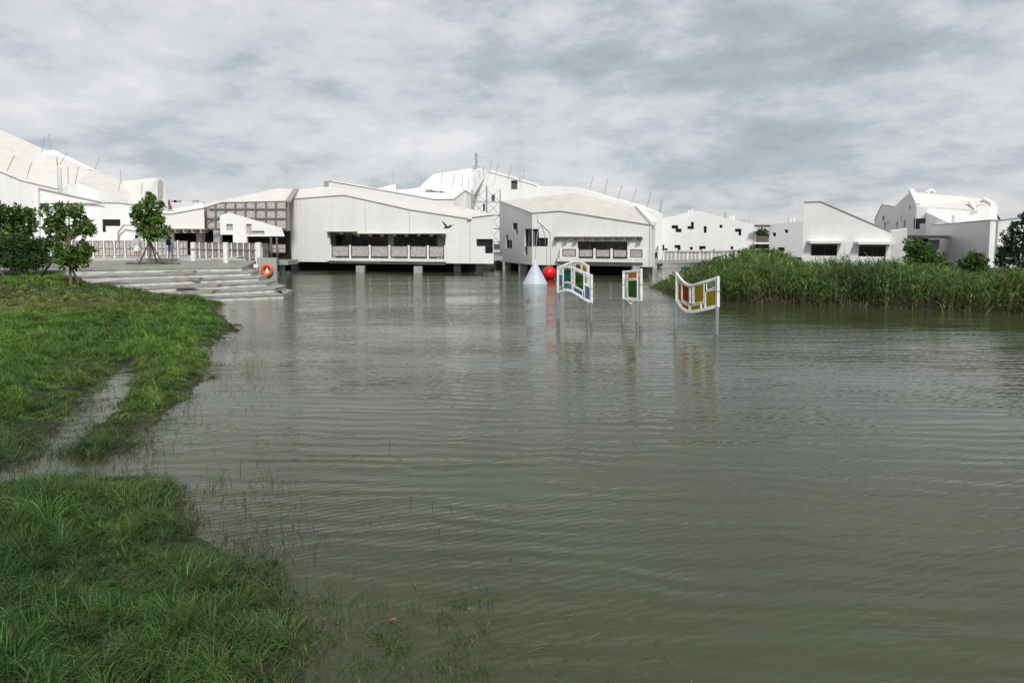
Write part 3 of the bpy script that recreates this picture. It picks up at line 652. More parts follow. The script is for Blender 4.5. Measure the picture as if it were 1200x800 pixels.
# planter on balcony
# ---- white block behind
f = [(587.5,76,225),(632,None,218),(675,77,219.7),(708,None,230),(745,None,241),(776,78,250.5)]
bk = [(589,88,224.6),(632,88,218),(678,88,219.5),(715,88,230),(755,88,241),(777,88,251)]
H1 = Bld('stepped_building', 'plain white building whose bright parapet rises behind the tan hipped roof', f, bk, [(0,2),(2,5)], .3, wallmat='white2', roofmat='roofw', edge=False)
rods(H1, [(691,222,695,207,74),(708,229,712,210,72),(724,234,729,217,71),(740,238,746,221,70),(758,243,763,226,69),(773,249,774,234,67),(774.5,249,776.3,232,67)])
# ---- gabled building with many stepped windows
f = [(776,84,256),(803,None,250),(818,None,247),(824,None,248),(845,None,254),(884.5,80,263.5)]
bk = [(778,95,257),(803,95,251.5),(818,95,249),(824,95,249.5),(845,95,255),(884.5,92,264.5)]
def z7(*r): return tuple((740+v/6.667) if i < 2 else (220+v/6.667) for i, v in enumerate(r))
p5 = (0,5)
I1 = Bld('gabled_building', 'white gabled building behind the footbridge pierced by scattered stepped black windows', f, bk, [p5], .8, wallmat='white2', roofmat='roofw', edge=False, hole_depth=.35, frames=False,
   win=[W(p5, z7(313,365,293,320), z7(342,390,320,348)), W(p5, z7(463,487,268,300), z7(435,487,300,324)), W(p5, z7(563,587,300,353)), W(p5, z7(687,710,290,314)),
        W(p5, z7(808,858,320,345), z7(835,858,345,373)), W(p5, z7(228,256,445,497), z7(256,282,473,492)), W(p5, z7(335,383,447,472), z7(358,383,472,498)), W(p5, z7(455,479,462,487)),
        W(p5, z7(528,580,455,478), z7(528,553,478,503)), W(p5, z7(633,660,480,502)), W(p5, z7(773,795,457,487), z7(773,820,487,503))])
for px, y in ((807,251.5),(811,250.8),(856,258),(859.5,258)): MB().tube([P(px,y,86), P(px,y-3.6,86), P(px+1,y-4.3,86)], .15, 6).build('roof_vent', M['paint'], I1.root)
MB().tube([P(850,256,86), P(850,249,86)], .1, 6).build('roof_vent', M['edge'], I1.root)
for px in (870,874,878): MB().tube([P(px,261.5,85), P(px,257.5,85)], .05, 5).build('roof_rod', M['rod'], I1.root)
# link with planter
lk = thing('link_balcony', P(893,284,80), 'small planted balcony under a dark beam linking two white buildings', 'balcony')
MB().beam(P(885,264.8,79), P(901.5,264.8,79), .5, .22).build('beam', M['timber'], lk)
MB().hexa([P(884,284,79),P(902,284,79),P(902,284,84),P(884,284,84)],[P(884,286,79),P(902,286,79),P(902,286,84),P(884,286,84)]).build('slab', M['paint'], lk)
MB().hexa([P(885.3,283.8,79),P(900,283.8,79),P(900,283.8,79.1),P(885.3,283.8,79.1)],[P(885.3,276.5,79),P(900,276.5,79),P(900,276.5,79.1),P(885.3,276.5,79.1)]).build('screen_panel', mat('brown_screen',(.10,.085,.07),.7), lk)
MB().hexa([P(884,300,84),P(902,300,84),P(902,300,84.3),P(884,300,84.3)],[P(884,275,84),P(902,275,84),P(902,275,84.3),P(884,275,84.3)]).build('wall', M['white2'], lk)
f = [(901,79,264),(905,None,263),(942,76,258.4)]
bk = [(901,88,264),(905,88,263.5),(942,88,259)]
J1 = Bld('small_block_building', 'small white block between the planted balcony and the tall sloping white wall', f, bk, [(0,2)], .8, wallmat='white2', edge=False,
   win=[W((0,2), (919,923.4,269,273)), W((0,2), (911.3,919.5,289.8,294)), W((0,2), (905,909.4,272.6,277))], frames=False, hole_depth=.3)
for px in (925.5,930): MB().tube([P(px,259.8,77.5), P(px,255.2,77.5), P(px+.8,255,77.5)], .17, 6).build('roof_vent', M['paint'], J1.root)
# ---- sloping-wall building
f = [(940,57,237),(962,None,236.5),(1043.5,54,272)]
bk = [(943,66,237),(964,66,237),(1043,62,271)]
K1 = Bld('sloping_wall_building', 'white building with a tall sloping parapet and two awninged windows above the reeds', f, bk, [(0,2)], .4,
   win=[W((0,2), (950,981,286.5,299.7)), W((0,2), (1006,1038,287.5,300.7))], hole_depth=.5)
def KP(px, py, k=0):
    a, b = K1.A[(0,2)]; u, z = hit(a, b, px, py); Lw = math.hypot(b[0]-a[0], b[1]-a[1])
    return Vector((a[0]+(b[0]-a[0])*u/Lw, a[1]+(b[1]-a[1])*u/Lw-k, z))
for x0, x1, y in ((945,986,285.2),(1000.5,1043,286.2)): awning(K1.root, KP, (x0,x1), y, .75, 0, .2, 'white')
f = [(1043.5,54,271.5),(1062,53.2,268)]
bk = [(1037,60,270.5),(1061,59,267.5)]
L1 = Bld('annex_building', 'narrow white annex between the sloping wall and the dark canopy', f, bk, [(0,1)], .4, wallmat='white2', edge=False)
cn = thing('entrance_canopy', (*G(1088,54), .5), 'dark steel canopy over a recessed entrance beside the narrow white annex', 'canopy')
MB().hexa([P(1061,279.5,53.5),P(1112,279.8,52.5),P(1112,279.8,56),P(1061,279.5,57)],[P(1061,275.6,53.5),P(1112,276,52.5),P(1112,276,56),P(1061,275.6,57)]).build('roof', M['frame'], cn)
for px, D in ((1061.5,53.6),(1110,55.5)): x, y = G(px, D); MB().box((x, y, (.4+Z(280,D))/2), (.13,.13,Z(280,D)-.4)).build('post', M['steel'], cn)
x, y = G(1093,55.4); MB().box((x, y, 1.6), (.85,.2,2.3)).build('door', M['conc'], cn)
x, y = G(1080,56.5); MB().box((x, y, 1.7), (.9,.1,2.4)).build('recess_shade_panel', M['void'], cn)  # dark box painted as the shade of the wall recess
x, y = G(1072,56.2); MB().box((x, y, 1.7), (.2,.2,2.6)).build('column', M['paint'], cn)
# ---- rear right big building
f = [(1023,78,258),(1033.5,None,240),(1045,76,242.3),(1066,None,224.8),(1071,70,241.5)]
f = [(1023,80,258),(1033.5,None,240),(1045,75,242.3)]
bk = [(1026,92,258),(1037,92,240),(1050,92,242)]
M1 = Bld('back_building', 'tall white building at the right rear with grey gable ends and cream pitched roof', f, bk, [(0,2)], .5, edge=True, frames=False,
   win=[W((0,2), (1034,1036.5,253,259)), W((0,2), (1036,1038,260.5,268)), W((0,2), (1040,1041.2,259.5,264))], wallmat='white2')
A_, B_ = G(1045,75), G(1071.5,66)
wl = MB()
def hM(x0, x1, y0, y1):
    u0, _ = hit(A_, B_, x0, (y0+y1)/2); u1, _ = hit(A_, B_, x1, (y0+y1)/2); _, z1 = hit(A_, B_, (x0+x1)/2, y0); _, z0 = hit(A_, B_, (x0+x1)/2, y1); return (u0, u1, z0, z1)
hsM = [hM(1050,1052.3,260,268), hM(1059,1061.5,258,267), hM(1065.5,1067.5,240.5,246), hM(1055.5,1057,252.5,258.5)]
L_ = math.hypot(B_[0]-A_[0], B_[1]-A_[1]); up_ = hit(A_,B_,1066.5,225)
ptM = wall(wl, A_, B_, .5, [(0, Z(242.3,75)), (up_[0], up_[1]), (L_, Z(242,66))], hsM, .3)
A2_, B2_ = G(1071.5,66), G(1166,62)
hsM2 = []
def hM2(x0, x1, y0, y1):
    u0, _ = hit(A2_, B2_, x0, (y0+y1)/2); u1, _ = hit(A2_, B2_, x1, (y0+y1)/2); _, z1 = hit(A2_, B2_, (x0+x1)/2, y0); _, z0 = hit(A2_, B2_, (x0+x1)/2, y1); return (u0, u1, z0, z1)
hsM2 = [hM2(1070,1084.5,256,262), hM2(1070,1078,262,268.5)]
L2_ = math.hypot(B2_[0]-A2_[0], B2_[1]-A2_[1])
ptM2 = wall(wl, A2_, B2_, .5, [(0, Z(242,66)), (hit(A2_,B2_,1145,246)[0], hit(A2_,B2_,1145,246)[1]), (hit(A2_,B2_,1146,241)[0], hit(A2_,B2_,1146,239.5)[1]), (L2_, Z(240.5,62))], hsM2, .4)
wl.poly([(B2_[0],B2_[1],.5),(B2_[0]+1,B2_[1]+12,.5),(B2_[0]+1,B2_[1]+12,Z(236,70)),(B2_[0],B2_[1],Z(240.5,62))])
wl.build('wall', M['white2'], M1.root)
for hh, pt_, m_ in [([h], ptM, 'frame') for h in hsM]+[(hsM2, ptM2, 'dark')]:
    q = MB()
    for (u0,u1,z0,z1) in hh: q.poly([pt_(u0,z0,.28),pt_(u1,z0,.28),pt_(u1,z1,.28),pt_(u0,z1,.28)])
    q.build('window', M[m_], M1.root)
rd = [ptM(up_[0], up_[1]), P(1158,233.5,69)]; ev = [(B_[0],B_[1],Z(242,66)), P(1145,246,62.9), (B2_[0],B2_[1],Z(240.5,62))]
MB().poly([ev[0], ev[1], rd[1], rd[0]]).poly([ev[1], P(1146,240,62.9), ev[2], rd[1]]).poly([rd[0],rd[1],(rd[1][0]+9,rd[1][1]+10,rd[1][2]-3),(rd[0][0]+8.5,rd[0][1]+10,rd[0][2]-3)]).build('roof', M['roof'], M1.root)
kb = MB().beam(Vector(rd[0])+Vector((.1,0,.15)), Vector(ev[0])+Vector((.1,0,.15)), .4, .35); kb.beam(P(1154,233,68), P(1164,239.5,62.2), .4, .22); kb.beam(P(1137,236.5,66), P(1144.5,245.5,62.8), .35, .22)
kb.build('roof_kerb', M['roofw'], M1.root)
MB().tube([P(1086,226.5,70), P(1088,223.5,70), P(1092,223.2,70), P(1094,226,70)], .22, 7).build('roof_vent', M['paint'], M1.root)
# ---- grey-faced front right building
f = [(1083.5,62,249),(1112,59.5,262),(1168,57,259.5)]
bk = [(1086,68,248),(1125,68,251),(1168,66,254)]
N2 = Bld('lean_to_building', 'lower white building with a sloping parapet and roof pipe, under the tall right rear building', f, bk, [(0,1),(1,2)], .5, wallmat='white2', roofmat='roofw', edge=False)
MB().tube([P(1119.5,261,59), P(1119.5,253.5,59), P(1122.5,253.8,59), P(1126,255.5,59)], [.28,.28,.24,.22], 8).build('vent_pipe', M['paint'], N2.root)
f = [(1090,58,264.3),(1158.5,51.5,258),(1166.5,52.3,258.6),(1290,50,243)]
bk = [(1096,62,263),(1160,62,258),(1168,62,258),(1290,60,245)]
N1 = Bld('corner_building', 'white building with a long grey-shaded side wall at the right edge behind the shrub', f, bk, [(0,1),(1,2),(2,3)], .4, wallmat='white2', roofmat='roofw',
   win=[W((2,3), (1170,1196,290,301.5))], hole_depth=.3)
a, b = N1.A[(2,3)]
def NP(px, py, k=0):
    u, z = hit(a, b, px, py); Lw = math.hypot(b[0]-a[0], b[1]-a[1]); return Vector((a[0]+(b[0]-a[0])*u/Lw, a[1]+(b[1]-a[1])*u/Lw-k, z))
awning(N1.root, NP, (1166.5,1200), 289, .7, 0, .16, 'white')
MB().tube([Vector(N1.T[2])+Vector((-.1,-.15,0)), (N1.T[2][0]-.1, N1.T[2][1]-.15, .4)], .07, 6).build('downpipe', M['steel'], N1.root)

# ------------------------------------------------------------------ scaffold tower between the blocks
sc_ = thing('scaffold_tower', (*G(575,66), .8), 'grey steel scaffold tower in the gap between the two lakeside buildings', 'scaffold')
fA, fB = G(553,68), G(586,68)
for (x, y), yt in ((fA, 222), (G(570,67.5), 217), (fB, 222)):
    for dy in (0, 2.2): MB().tube([(x, y+dy, .6), (x, y+dy, Z(yt, 68))], .045, 6).build('upright', M['rod'], sc_)
lv = [Z(k, 68) for k in (236, 252, 268, 284, 297)]
for z in lv:
    for dy in (0, 2.2): MB().tube([(fA[0], fA[1]+dy, z), (fB[0], fB[1]+dy, z)], .03, 5).build('ledger', M['rod'], sc_)
mx_ = G(570,68)[0]
z2 = [Z(222,68)]+lv
for zt_, zb2 in zip(z2[:-1], z2[1:]):
    for xa, xb in ((fA[0], mx_), (mx_, fB[0])):
        MB().tube([(xa,68,zt_),(xb,68,zb2)], .022, 5).tube([(xb,68,zt_),(xa,68,zb2)], .022, 5).build('brace', M['rod'], sc_)
x, y = G(583,62)
dk = thing('service_deck', (x, y, .8), 'small metal service deck in the gap between the two lakeside buildings', 'deck')
MB().box((x, y, Z(302,62)), (.9,2.5,.25)).build('slab', M['conc'], dk)
for k in (292, 296): MB().tube([(x-.4,y-1.2,Z(k,61)),(x+.4,y-1.2,Z(k,61))], .035, 5).build('rail', M['brown'], dk)
for s_ in (-.4,.4): MB().tube([(x+s_,y-1.2,Z(302,61)),(x+s_,y-1.2,Z(291,61))], .035, 5).build('post', M['brown'], dk)

# ------------------------------------------------------------------ terrace: stone steps, platform, path
lft = [(180,315,1.2),(180,322,1.0),(180,329.5,.8),(180,337.5,.6),(180,345,.4),(180,351,.2)]
rgt = [(283,313.5,1.2),(294,319,1.0),(303,325,.8),(312,331,.6),(322,338,.4),(332,345,.2)]
tip = [(292,311,1.2),(303,317,1.0),(313,323,.8),(323,328.5,.6),(334,334.5,.4),(343,340,.2)]
st = thing('stone_steps', (-16, 36, 0), 'broad weathered grey stone steps going down from the terrace into the pond', 'steps')
for k in range(6):
    a, b, c = PZ(*lft[k]), PZ(*rgt[k]), PZ(*tip[k]); z1 = lft[k][2]
    tgt = (60, 78, 98, 120, 160, 215)[k]; best = min(np.arange(.2, 9, .02), key=lambda t: abs(600+F*(b[0]+(a[0]-b[0])*t)/(b[1]+(a[1]-b[1])*t)-tgt) if b[1]+(a[1]-b[1])*t > 5 else 1e9)
    a = (b[0]+(a[0]-b[0])*best, b[1]+(a[1]-b[1])*best)
    if k == 0: A0, B0 = a, b
    bkx = c[0]-.2
    prev = None
    ring = [a, b, c, (-16.2, 44.2), (a[0], 44.2)] if k else [a, b, c, (a[0], c[1])]
    zl = z1-.2 if k < 5 else -.5
    MB().hexa([(p[0], p[1], zl-.12*(k < 5)) for p in ring], [(p[0], p[1], z1-.05) for p in ring]).build('riser', M['stone'], st)
    # nosing slab, slightly proud, broken into irregular stones
    d = Vector((b[0]-a[0], b[1]-a[1], 0)); Ld = d.length; d.normalize(); nrm = Vector((d.y, -d.x, 0)); u = 0; nz_ = MB()
    q = [(p[0]+ (nrm.x*.04), p[1]+nrm.y*.04) for p in ring[:2]]
    c2 = Vector((c[0], c[1], 0)); rr_ = Vector((.05, -.01, 0))
    ring2 = [q[0], q[1], (c2.x+.05, c2.y-.01), (-16.15, 44.25), (a[0], 44.2)] if k else [q[0], q[1], (c2.x+.05, c2.y-.01), (a[0], c[1])]
    nz_.hexa([(p[0], p[1], z1-.048) for p in ring2], [(p[0], p[1], z1) for p in ring2]).build('tread', M['tread'], st)
# half-height blocks on the steps
for k, (x0, x1, y0) in enumerate(((191,226,318),(198,233,326),(205,255,334),(213,248,341.5),(176,213,347.5))):
    z = 1.2-.2*(k+1)+.1; pA_ = PZ(x0, y0, z); pB_ = PZ(x1, y0-.5, z)
    MB().hexa([(pA_[0],pA_[1],z-.14),(pB_[0],pB_[1],z-.14),(pB_[0],pB_[1]+.5,z-.14),(pA_[0],pA_[1]+.5,z-.14)], [(pA_[0],pA_[1],z),(pB_[0],pB_[1],z),(pB_[0],pB_[1]+.5,z),(pA_[0],pA_[1]+.5,z)]).build('half_step', M['tread'], st)
# platform
pl_ = [(-60,A0[1]+.4,1.2),(A0[0],A0[1]+.4,1.2),(B0[0]-.2,B0[1]+.4,1.2),(-16.2,43.9,1.22),(-16.7,47.2,1.4),(-60,47.2,1.4)]
e_ = MB().hexa([(x, y, -.5) for x, y, z in pl_], [(x, y, z+.004) for x, y, z in pl_]).build('paved_platform', M['pave']); tag(e_, kind='structure')
path = [(-60,47.2,1.5),(-17.5,47.2,1.5),(-19,49,1.5),(-21,58,1.5),(-60,58,1.5)]
o = MB().hexa([(x,y,-.5) for x,y,z in path], [(x,y,z) for x,y,z in path]).build('path', mat('pale_path', (.52,.50,.47), .9, col2=(.42,.40,.37), vscale=1.2, var=.3)); tag(o, kind='structure')
# concrete panel with the life ring
px0, px1 = P(301,310,42.2), P(323.5,310,42.2)
pn = thing('concrete_panel', ((px0[0]+px1[0])/2, 42.3, 0), 'pale concrete end panel of the steps beside the water, carrying the life ring', 'wall')
MB().box(((px0[0]+px1[0])/2, 42.35, (Z(308,42.2)+.3)/2), (px1[0]-px0[0], .2, Z(308,42.2)-.3+.6)).build('panel', mat('panel_concrete', (.40,.385,.36), .85, col2=(.32,.31,.29), vscale=2, var=.3), pn)
rc_ = P(313,316.5,42.1); rt = MB(); RR, r_ = .285, .08
seg = []
for i in range(28):
    t = 2*math.pi*i/28
    seg.append((rc_[0]+RR*math.cos(t), rc_[1], rc_[2]+RR*math.sin(t)))
base = 0; nb = 10
for i in range(28):
    t = 2*math.pi*i/28
    for k in range(nb):
        u = 2*math.pi*k/nb; rr = RR+r_*math.cos(u); rt.v.append((rc_[0]+rr*math.cos(t), rc_[1]+r_*math.sin(u), rc_[2]+rr*math.sin(t)))
for i in range(28):
    for k in range(nb):
        a0, a1, b0, b1 = i*nb+k, i*nb+(k+1) % nb, ((i+1) % 28)*nb+k, ((i+1) % 28)*nb+(k+1) % nb; rt.f.append([a0, a1, b1, b0])
lr = thing('life_ring', rc_, 'orange life ring hanging on the concrete panel by the steps', 'life ring')
rt.build('ring', M['orange'], lr, smooth=True)
MB().hexa([P(311,320,42.15),P(315,320,42.15),P(315,320,42.2),P(311,320,42.2)],[P(312.4,313,42.15),P(313.6,313,42.15),P(313.6,313,42.2),P(312.4,313,42.2)]).build('holder', M['paint'], lr)
sg = thing('warning_sign', P(299.5,315,42), 'small white board with a red lower stripe left of the life ring', 'sign')
MB().box(P(299.8,311.8,42.0), (.24,.03,.24)).build('board', M['paint'], sg); MB().box(P(299.5,314.4,41.98), (.2,.03,.07)).build('stripe', M['red'], sg)
MB().tube([P(299.8,311,42.08), P(299.8,318,42.08)], .02, 5).build('post', M['steel'], sg)

# ------------------------------------------------------------------ terrace railing (panels between white posts)
fn = thing('lattice_fence', (*G(165,50), 1.5), 'long lattice panel fence along the back of the terrace behind the two women', 'fence')
xp = list(np.arange(-64, 226, 12.4))
def fence_panel(root, p, q, zb0, zb1, zt0, zt1, wht=True, sub=2):
    p, q = Vector(p), Vector(q)
    pan = MB().hexa([(p.x,p.y-.015,zb0),(q.x,q.y-.015,zb1),(q.x,q.y+.015,zb1),(p.x,p.y+.015,zb0)],[(p.x,p.y-.015,zt0),(q.x,q.y-.015,zt1),(q.x,q.y+.015,zt1),(p.x,p.y+.015,zt0)]).build('fence_panel', M['lattice'], root)
    fm = MB()
    for a_2, b_2 in (((p.x,p.y,zb0),(q.x,q.y,zb1)),((p.x,p.y,zt0),(q.x,q.y,zt1)),((p.x,p.y,zb0),(p.x,p.y,zt0)),((q.x,q.y,zb1),(q.x,q.y,zt1)),((p.x,p.y,(zb0+zt0)/2),(q.x,q.y,(zb1+zt1)/2)),(((p.x+q.x)/2,(p.y+q.y)/2,(zb0+zb1)/2),((p.x+q.x)/2,(p.y+q.y)/2,(zt0+zt1)/2))): fm.beam(a_2, b_2, .05, .06)
    fm.build('frame', M['brown'], pan)
for k in range(len(xp)-1):
    a, b = G(xp[k], 50), G(xp[k+1], 50)
    fence_panel(fn, (a[0]+.09,50,0), (b[0]-.07,50,0), 1.63, 1.63, Z(282.6,50), Z(282.6,50))
    MB().box((a[0], 50.02, (Z(281.6,50)+1.5)/2), (.10,.08,Z(281.6,50)-1.5)).build('post', M['paint'], fn)
rf_ = thing('ramp_railing', (*G(265,47.5), 1.4), 'white slatted ramp railing with three thick white posts leading to the buildings', 'railing')
big = [(227,47.0,1.4),(265,45.6,1.3),(303.5,44.0,1.0)]
for px, D, zb2 in big:
    x, y = G(px, D); zt_ = Z(284, D)
    MB().box((x, y, (zt_+zb2)/2-.05), (.26,.26,zt_-zb2+.1)).build('post', M['paint'], rf_)
run = [(227,48.6,1.48,283.6),(265,51.5,1.3,284.3),(300,55,1.12,284.6),(315,59,1.0,284.8)]
for (x0,D0,zz0,yt0),(x1,D1_,zz1,yt1) in zip(run[:-1], run[1:]):
    n_ = max(2, int(abs(x1-x0)/6.8))
    for k in range(n_):
        t0, t1 = k/n_, (k+1)/n_; L3 = lambda u, w_, t: u+(w_-u)*t
        pa = G(L3(x0,x1,t0), L3(D0,D1_,t0)); pb = G(L3(x0,x1,t1), L3(D0,D1_,t1)); da, db = pa[1], pb[1]
        zta, ztb = Z(L3(yt0,yt1,t0), da), Z(L3(yt0,yt1,t1), db); z0_, z1_ = L3(zz0,zz1,t0), L3(zz0,zz1,t1)
        fence_panel(rf_, (pa[0]+.06,pa[1],0), (pb[0]-.04,pb[1],0), z0_+.12, z1_+.12, zta-.03, ztb-.03)
        MB().box((pa[0], pa[1]-.05, (z0_+zta)/2), (.075,.1,zta-z0_)).build('slat', M['paint'], rf_)
    a, b = G(x0,D0), G(x1,D1_); MB().hexa([(a[0],a[1]-.15,zz0-.25),(b[0],b[1]-.15,zz1-.25),(b[0]-.5,b[1]+1.8,zz1-.25),(a[0]-.5,a[1]+1.8,zz0-.25)],[(a[0],a[1]-.15,zz0),(b[0],b[1]-.15,zz1),(b[0]-.5,b[1]+1.8,zz1),(a[0]-.5,a[1]+1.8,zz0)]).build('ramp_slab', M['paint'], rf_)
hp = [P(222,292,46.9), P(265,292.6,46.2), P(303,293.2,44.8)]
MB().tube(hp, .035, 6).build('handrail', M['brown'], rf_)
lw = thing('landing_railing', (*G(326,59), 1.0), 'short dark lattice railing on the grey landing against the wide lakeside building', 'railing')
a, b = G(316,59), G(337,60); MB().hexa([(a[0],a[1],.62),(b[0],b[1],.62),(b[0],b[1]+3,.62),(a[0],a[1]+3,.62)],[(a[0],a[1],1.0),(b[0],b[1],1.0),(b[0],b[1]+3,1.0),(a[0],a[1]+3,1.0)]).build('landing_slab', M['conc'], lw)
fence_panel(lw, (a[0],a[1]+.1,0), (b[0]-.2,b[1]+.1,0), Z(296,59.5), Z(296,59.5), Z(286.5,59.5), Z(286.5,59.5))
for px in (306,330): x, y = G(px,57.5 if px < 310 else 60.5); MB().box((x, y, .1), (.4,.4,1.5)).build('pile', M['conc'], lw)

# ------------------------------------------------------------------ footbridge on the right
# foundation below the footbridge end
fbz = thing('footbridge', (*G(810,74), .6), 'white footbridge with vertical-bar railing running behind the reeds', 'footbridge')
r0_, r1_ = (767,69), (905,80)
def FB(px): t = (px-r0_[0])/(r1_[0]-r0_[0]); return G(px, r0_[1]+(r1_[1]-r0_[1])*t)
a, b = FB(767), FB(905); zd = Z(305.5,69)
MB().hexa([(a[0],a[1],zd-.3),(b[0],b[1],zd-.3),(b[0]-1,b[1]+2.6,zd-.3),(a[0]-.6,a[1]+2.6,zd-.3)],[(a[0],a[1],zd),(b[0],b[1],zd),(b[0]-1,b[1]+2.6,zd),(a[0]-.6,a[1]+2.6,zd)]).build('deck', M['conc'], fbz)
zt2 = zd+.95
MB().beam((a[0],a[1],zt2), (b[0],b[1],zt2), .08, .06).build('top_rail', M['paint'], fbz)
for k, px in enumerate(np.arange(777.5, 900, 4.7)):
    x, y = FB(px)
    if k % 3 == 0: MB().box((x, y, zd+.48), (.17,.12,.98)).build('post', M['paint'], fbz)
    else: MB().box((x, y, zd+.46), (.10,.05,.9)).build('bar', M['paint'], fbz)
for px in np.arange(777.5, 890, 14.1):
    p, q = FB(px+1.5), FB(px+13)
    MB().hexa([(p[0],p[1]+.05,zd+.12),(q[0],q[1]+.05,zd+.12),(q[0],q[1]+.08,zd+.12),(p[0],p[1]+.08,zd+.12)],[(p[0],p[1]+.05,zd+.85),(q[0],q[1]+.05,zd+.85),(q[0],q[1]+.08,zd+.85),(p[0],p[1]+.08,zd+.85)]).build('railing_panel', M['lattice'], fbz)
for px in (775,822,870): x, y = FB(px); MB().box((x, y+.6, zd/2-.5), (.45,.5,zd+.4)).build('pile', M['conc'], fbz)

# ------------------------------------------------------------------ pond art: glass panels on posts
def curve(pts, x): return float(np.interp(x, [p[0] for p in pts], [p[1] for p in pts]))
def smooth_line(f_, x0, x1, n=14): return [(x0+(x1-x0)*i/n, f_(x0+(x1-x0)*i/n)) for i in range(n+1)]
def cat(pts):        # smooth interpolation through points (Catmull-Rom on x)
    xs_ = np.array([p[0] for p in pts]); ys_ = np.array([p[1] for p in pts]); m_ = np.gradient(ys_, xs_)
    def f_(x):
        i = int(np.clip(np.searchsorted(xs_, x)-1, 0, len(xs_)-2)); h_ = xs_[i+1]-xs_[i]; t = min(max((x-xs_[i])/h_, 0), 1)
        return float((2*t**3-3*t*t+1)*ys_[i]+(t**3-2*t*t+t)*h_*m_[i]+(-2*t**3+3*t*t)*ys_[i+1]+(t**3-t*t)*h_*m_[i+1])
    return f_
def art_panel(root, top, bot, dep, panes, bar=.06, legs=()):
    x0, x1 = top[0][0], top[-1][0]; ft, fb2, fd = cat(top), cat(bot), cat(dep)
    def S(s, t):
        px = x0+(x1-x0)*s; D = fd(px); a = P(px, ft(px), D); b = P(px, fb2(px), D); return Vector(b).lerp(Vector(a), t)
    def line(s0, t0, s1, t1, w_, mb_, n=10):
        pts = [S(s0+(s1-s0)*i/n, t0+(t1-t0)*i/n) for i in range(n+1)]
        for p, q in zip(pts[:-1], pts[1:]): mb_.beam(p, q+(q-p)*.04, w_, w_)
    fr2 = MB(); line(0,1,1,1,bar,fr2,16); line(0,0,1,0,bar,fr2,16); line(0,-.02,0,1.02,bar,fr2,2); line(1,-.02,1,1.02,bar*1.15,fr2,2)
    for (s0,s1,t0,t1,m_) in panes:
        for q in ((s0,t0,s1,t0),(s0,t1,s1,t1),(s0,t0,s0,t1),(s1,t0,s1,t1)): line(*q, bar*.42, fr2, 4)
    fo = fr2.build('frame', M['paint'], root)
    for (s0,s1,t0,t1,m_) in panes:
        n = 5; pn_ = MB()
        for i in range(n):
            a0, a1 = s0+(s1-s0)*i/n, s0+(s1-s0)*(i+1)/n; pn_.poly([S(a0,t0), S(a1,t0), S(a1,t1), S(a0,t1)])
        pn_.build('pane', M[m_], root, smooth=True)
    return S
def leg(root, px, py, D, r=.045, up=True):
    x, y, z = P(px, py, D); MB().tube([(x, y, z), (x, y, -.6)], r, 8).build('leg', M['steel'], root)
a1 = thing('glass_sculpture', (*PZ(672,376,0), 0), 'wave-shaped white framed panel of blue and green glass on posts, leftmost in the pond', 'sculpture', 'glass panel sculptures standing in the pond')
top = [(653.5,314.5),(660,312.5),(667,312.3),(675,315),(684,319),(693.5,323)]; bot = [(653.5,343),(660,340.5),(667,340.3),(675,344),(684,350),(693.5,355)]
dep = [(653.5,25.8),(673,25.3),(693.5,25.0)]
S = art_panel(a1, top, bot, dep, [(.17,.40,.36,.93,'g_teal'),(.50,.76,.30,.92,'g_green'),(.03,.15,.20,.70,'g_blue'),(.17,.42,.05,.30,'g_blue'),(.46,.73,.05,.24,'g_blue'),(.79,.95,.05,.55,'g_blue'),(.79,.95,.6,.92,'g_clear'),(.03,.14,.75,.93,'g_clear'),(.42,.48,.45,.92,'g_clear')])
top2 = [(655,314),(664,309.5),(674,306.5),(683,308),(689.5,312)]; bot2 = [(655,342),(664,338),(674,334),(683,333.5),(689.5,336)]
S = art_panel(a1, top2, bot2, [(655,26.0),(672,26.8),(689.5,27.2)], [(.55,.75,.55,.9,'g_red'),(.78,.95,.6,.9,'g_yel'),(.2,.5,.5,.9,'g_clear'),(.5,.95,.06,.45,'g_red'),(.06,.45,.06,.42,'g_yel')], .06)
leg(a1, 653.6, 342, 25.8); leg(a1, 655.4, 342, 26.0, .04); leg(a1, 693, 354, 25.0); leg(a1, 688.5, 336, 27.2, .04)
a2 = thing('glass_sculpture', (*PZ(741,381,0), 0), 'narrow white framed panel with one orange pane above one green, in the pond', 'sculpture', 'glass panel sculptures standing in the pond')
S = art_panel(a2, [(730.5,318.5),(741,317.5),(751.5,316.2)], [(730.5,349.5),(741,351),(751.5,352)], [(730.5,24.3),(741,24.0),(751.5,23.7)], [(.24,.78,.74,.95,'g_or'),(.24,.78,.06,.68,'g_green')], .065)
art_panel(a2, [(731.5,318.4),(739,318),(746.5,317)], [(731.5,350),(739,355.5),(746.5,351)], [(731.5,24.5),(739,25.2),(746.5,24.9)], [(.15,.85,.15,.9,'g_clear')], .055)
leg(a2, 730.6, 350, 24.3); leg(a2, 751, 352, 23.7, .05); leg(a2, 746.5, 351, 24.9, .04)
a3 = thing('glass_sculpture', (*PZ(816,395,0), 0), 'white framed concave panel of rust, orange and yellow glass on posts, rightmost in the pond', 'sculpture', 'glass panel sculptures standing in the pond')
top = [(792.8,320),(797.5,327),(803,332),(809,334),(820,331.5),(831,328.3),(841.5,325)]; bot = [(792.8,352),(797.5,359),(803,364),(809,365.5),(820,364),(831,361.5),(841.5,359)]
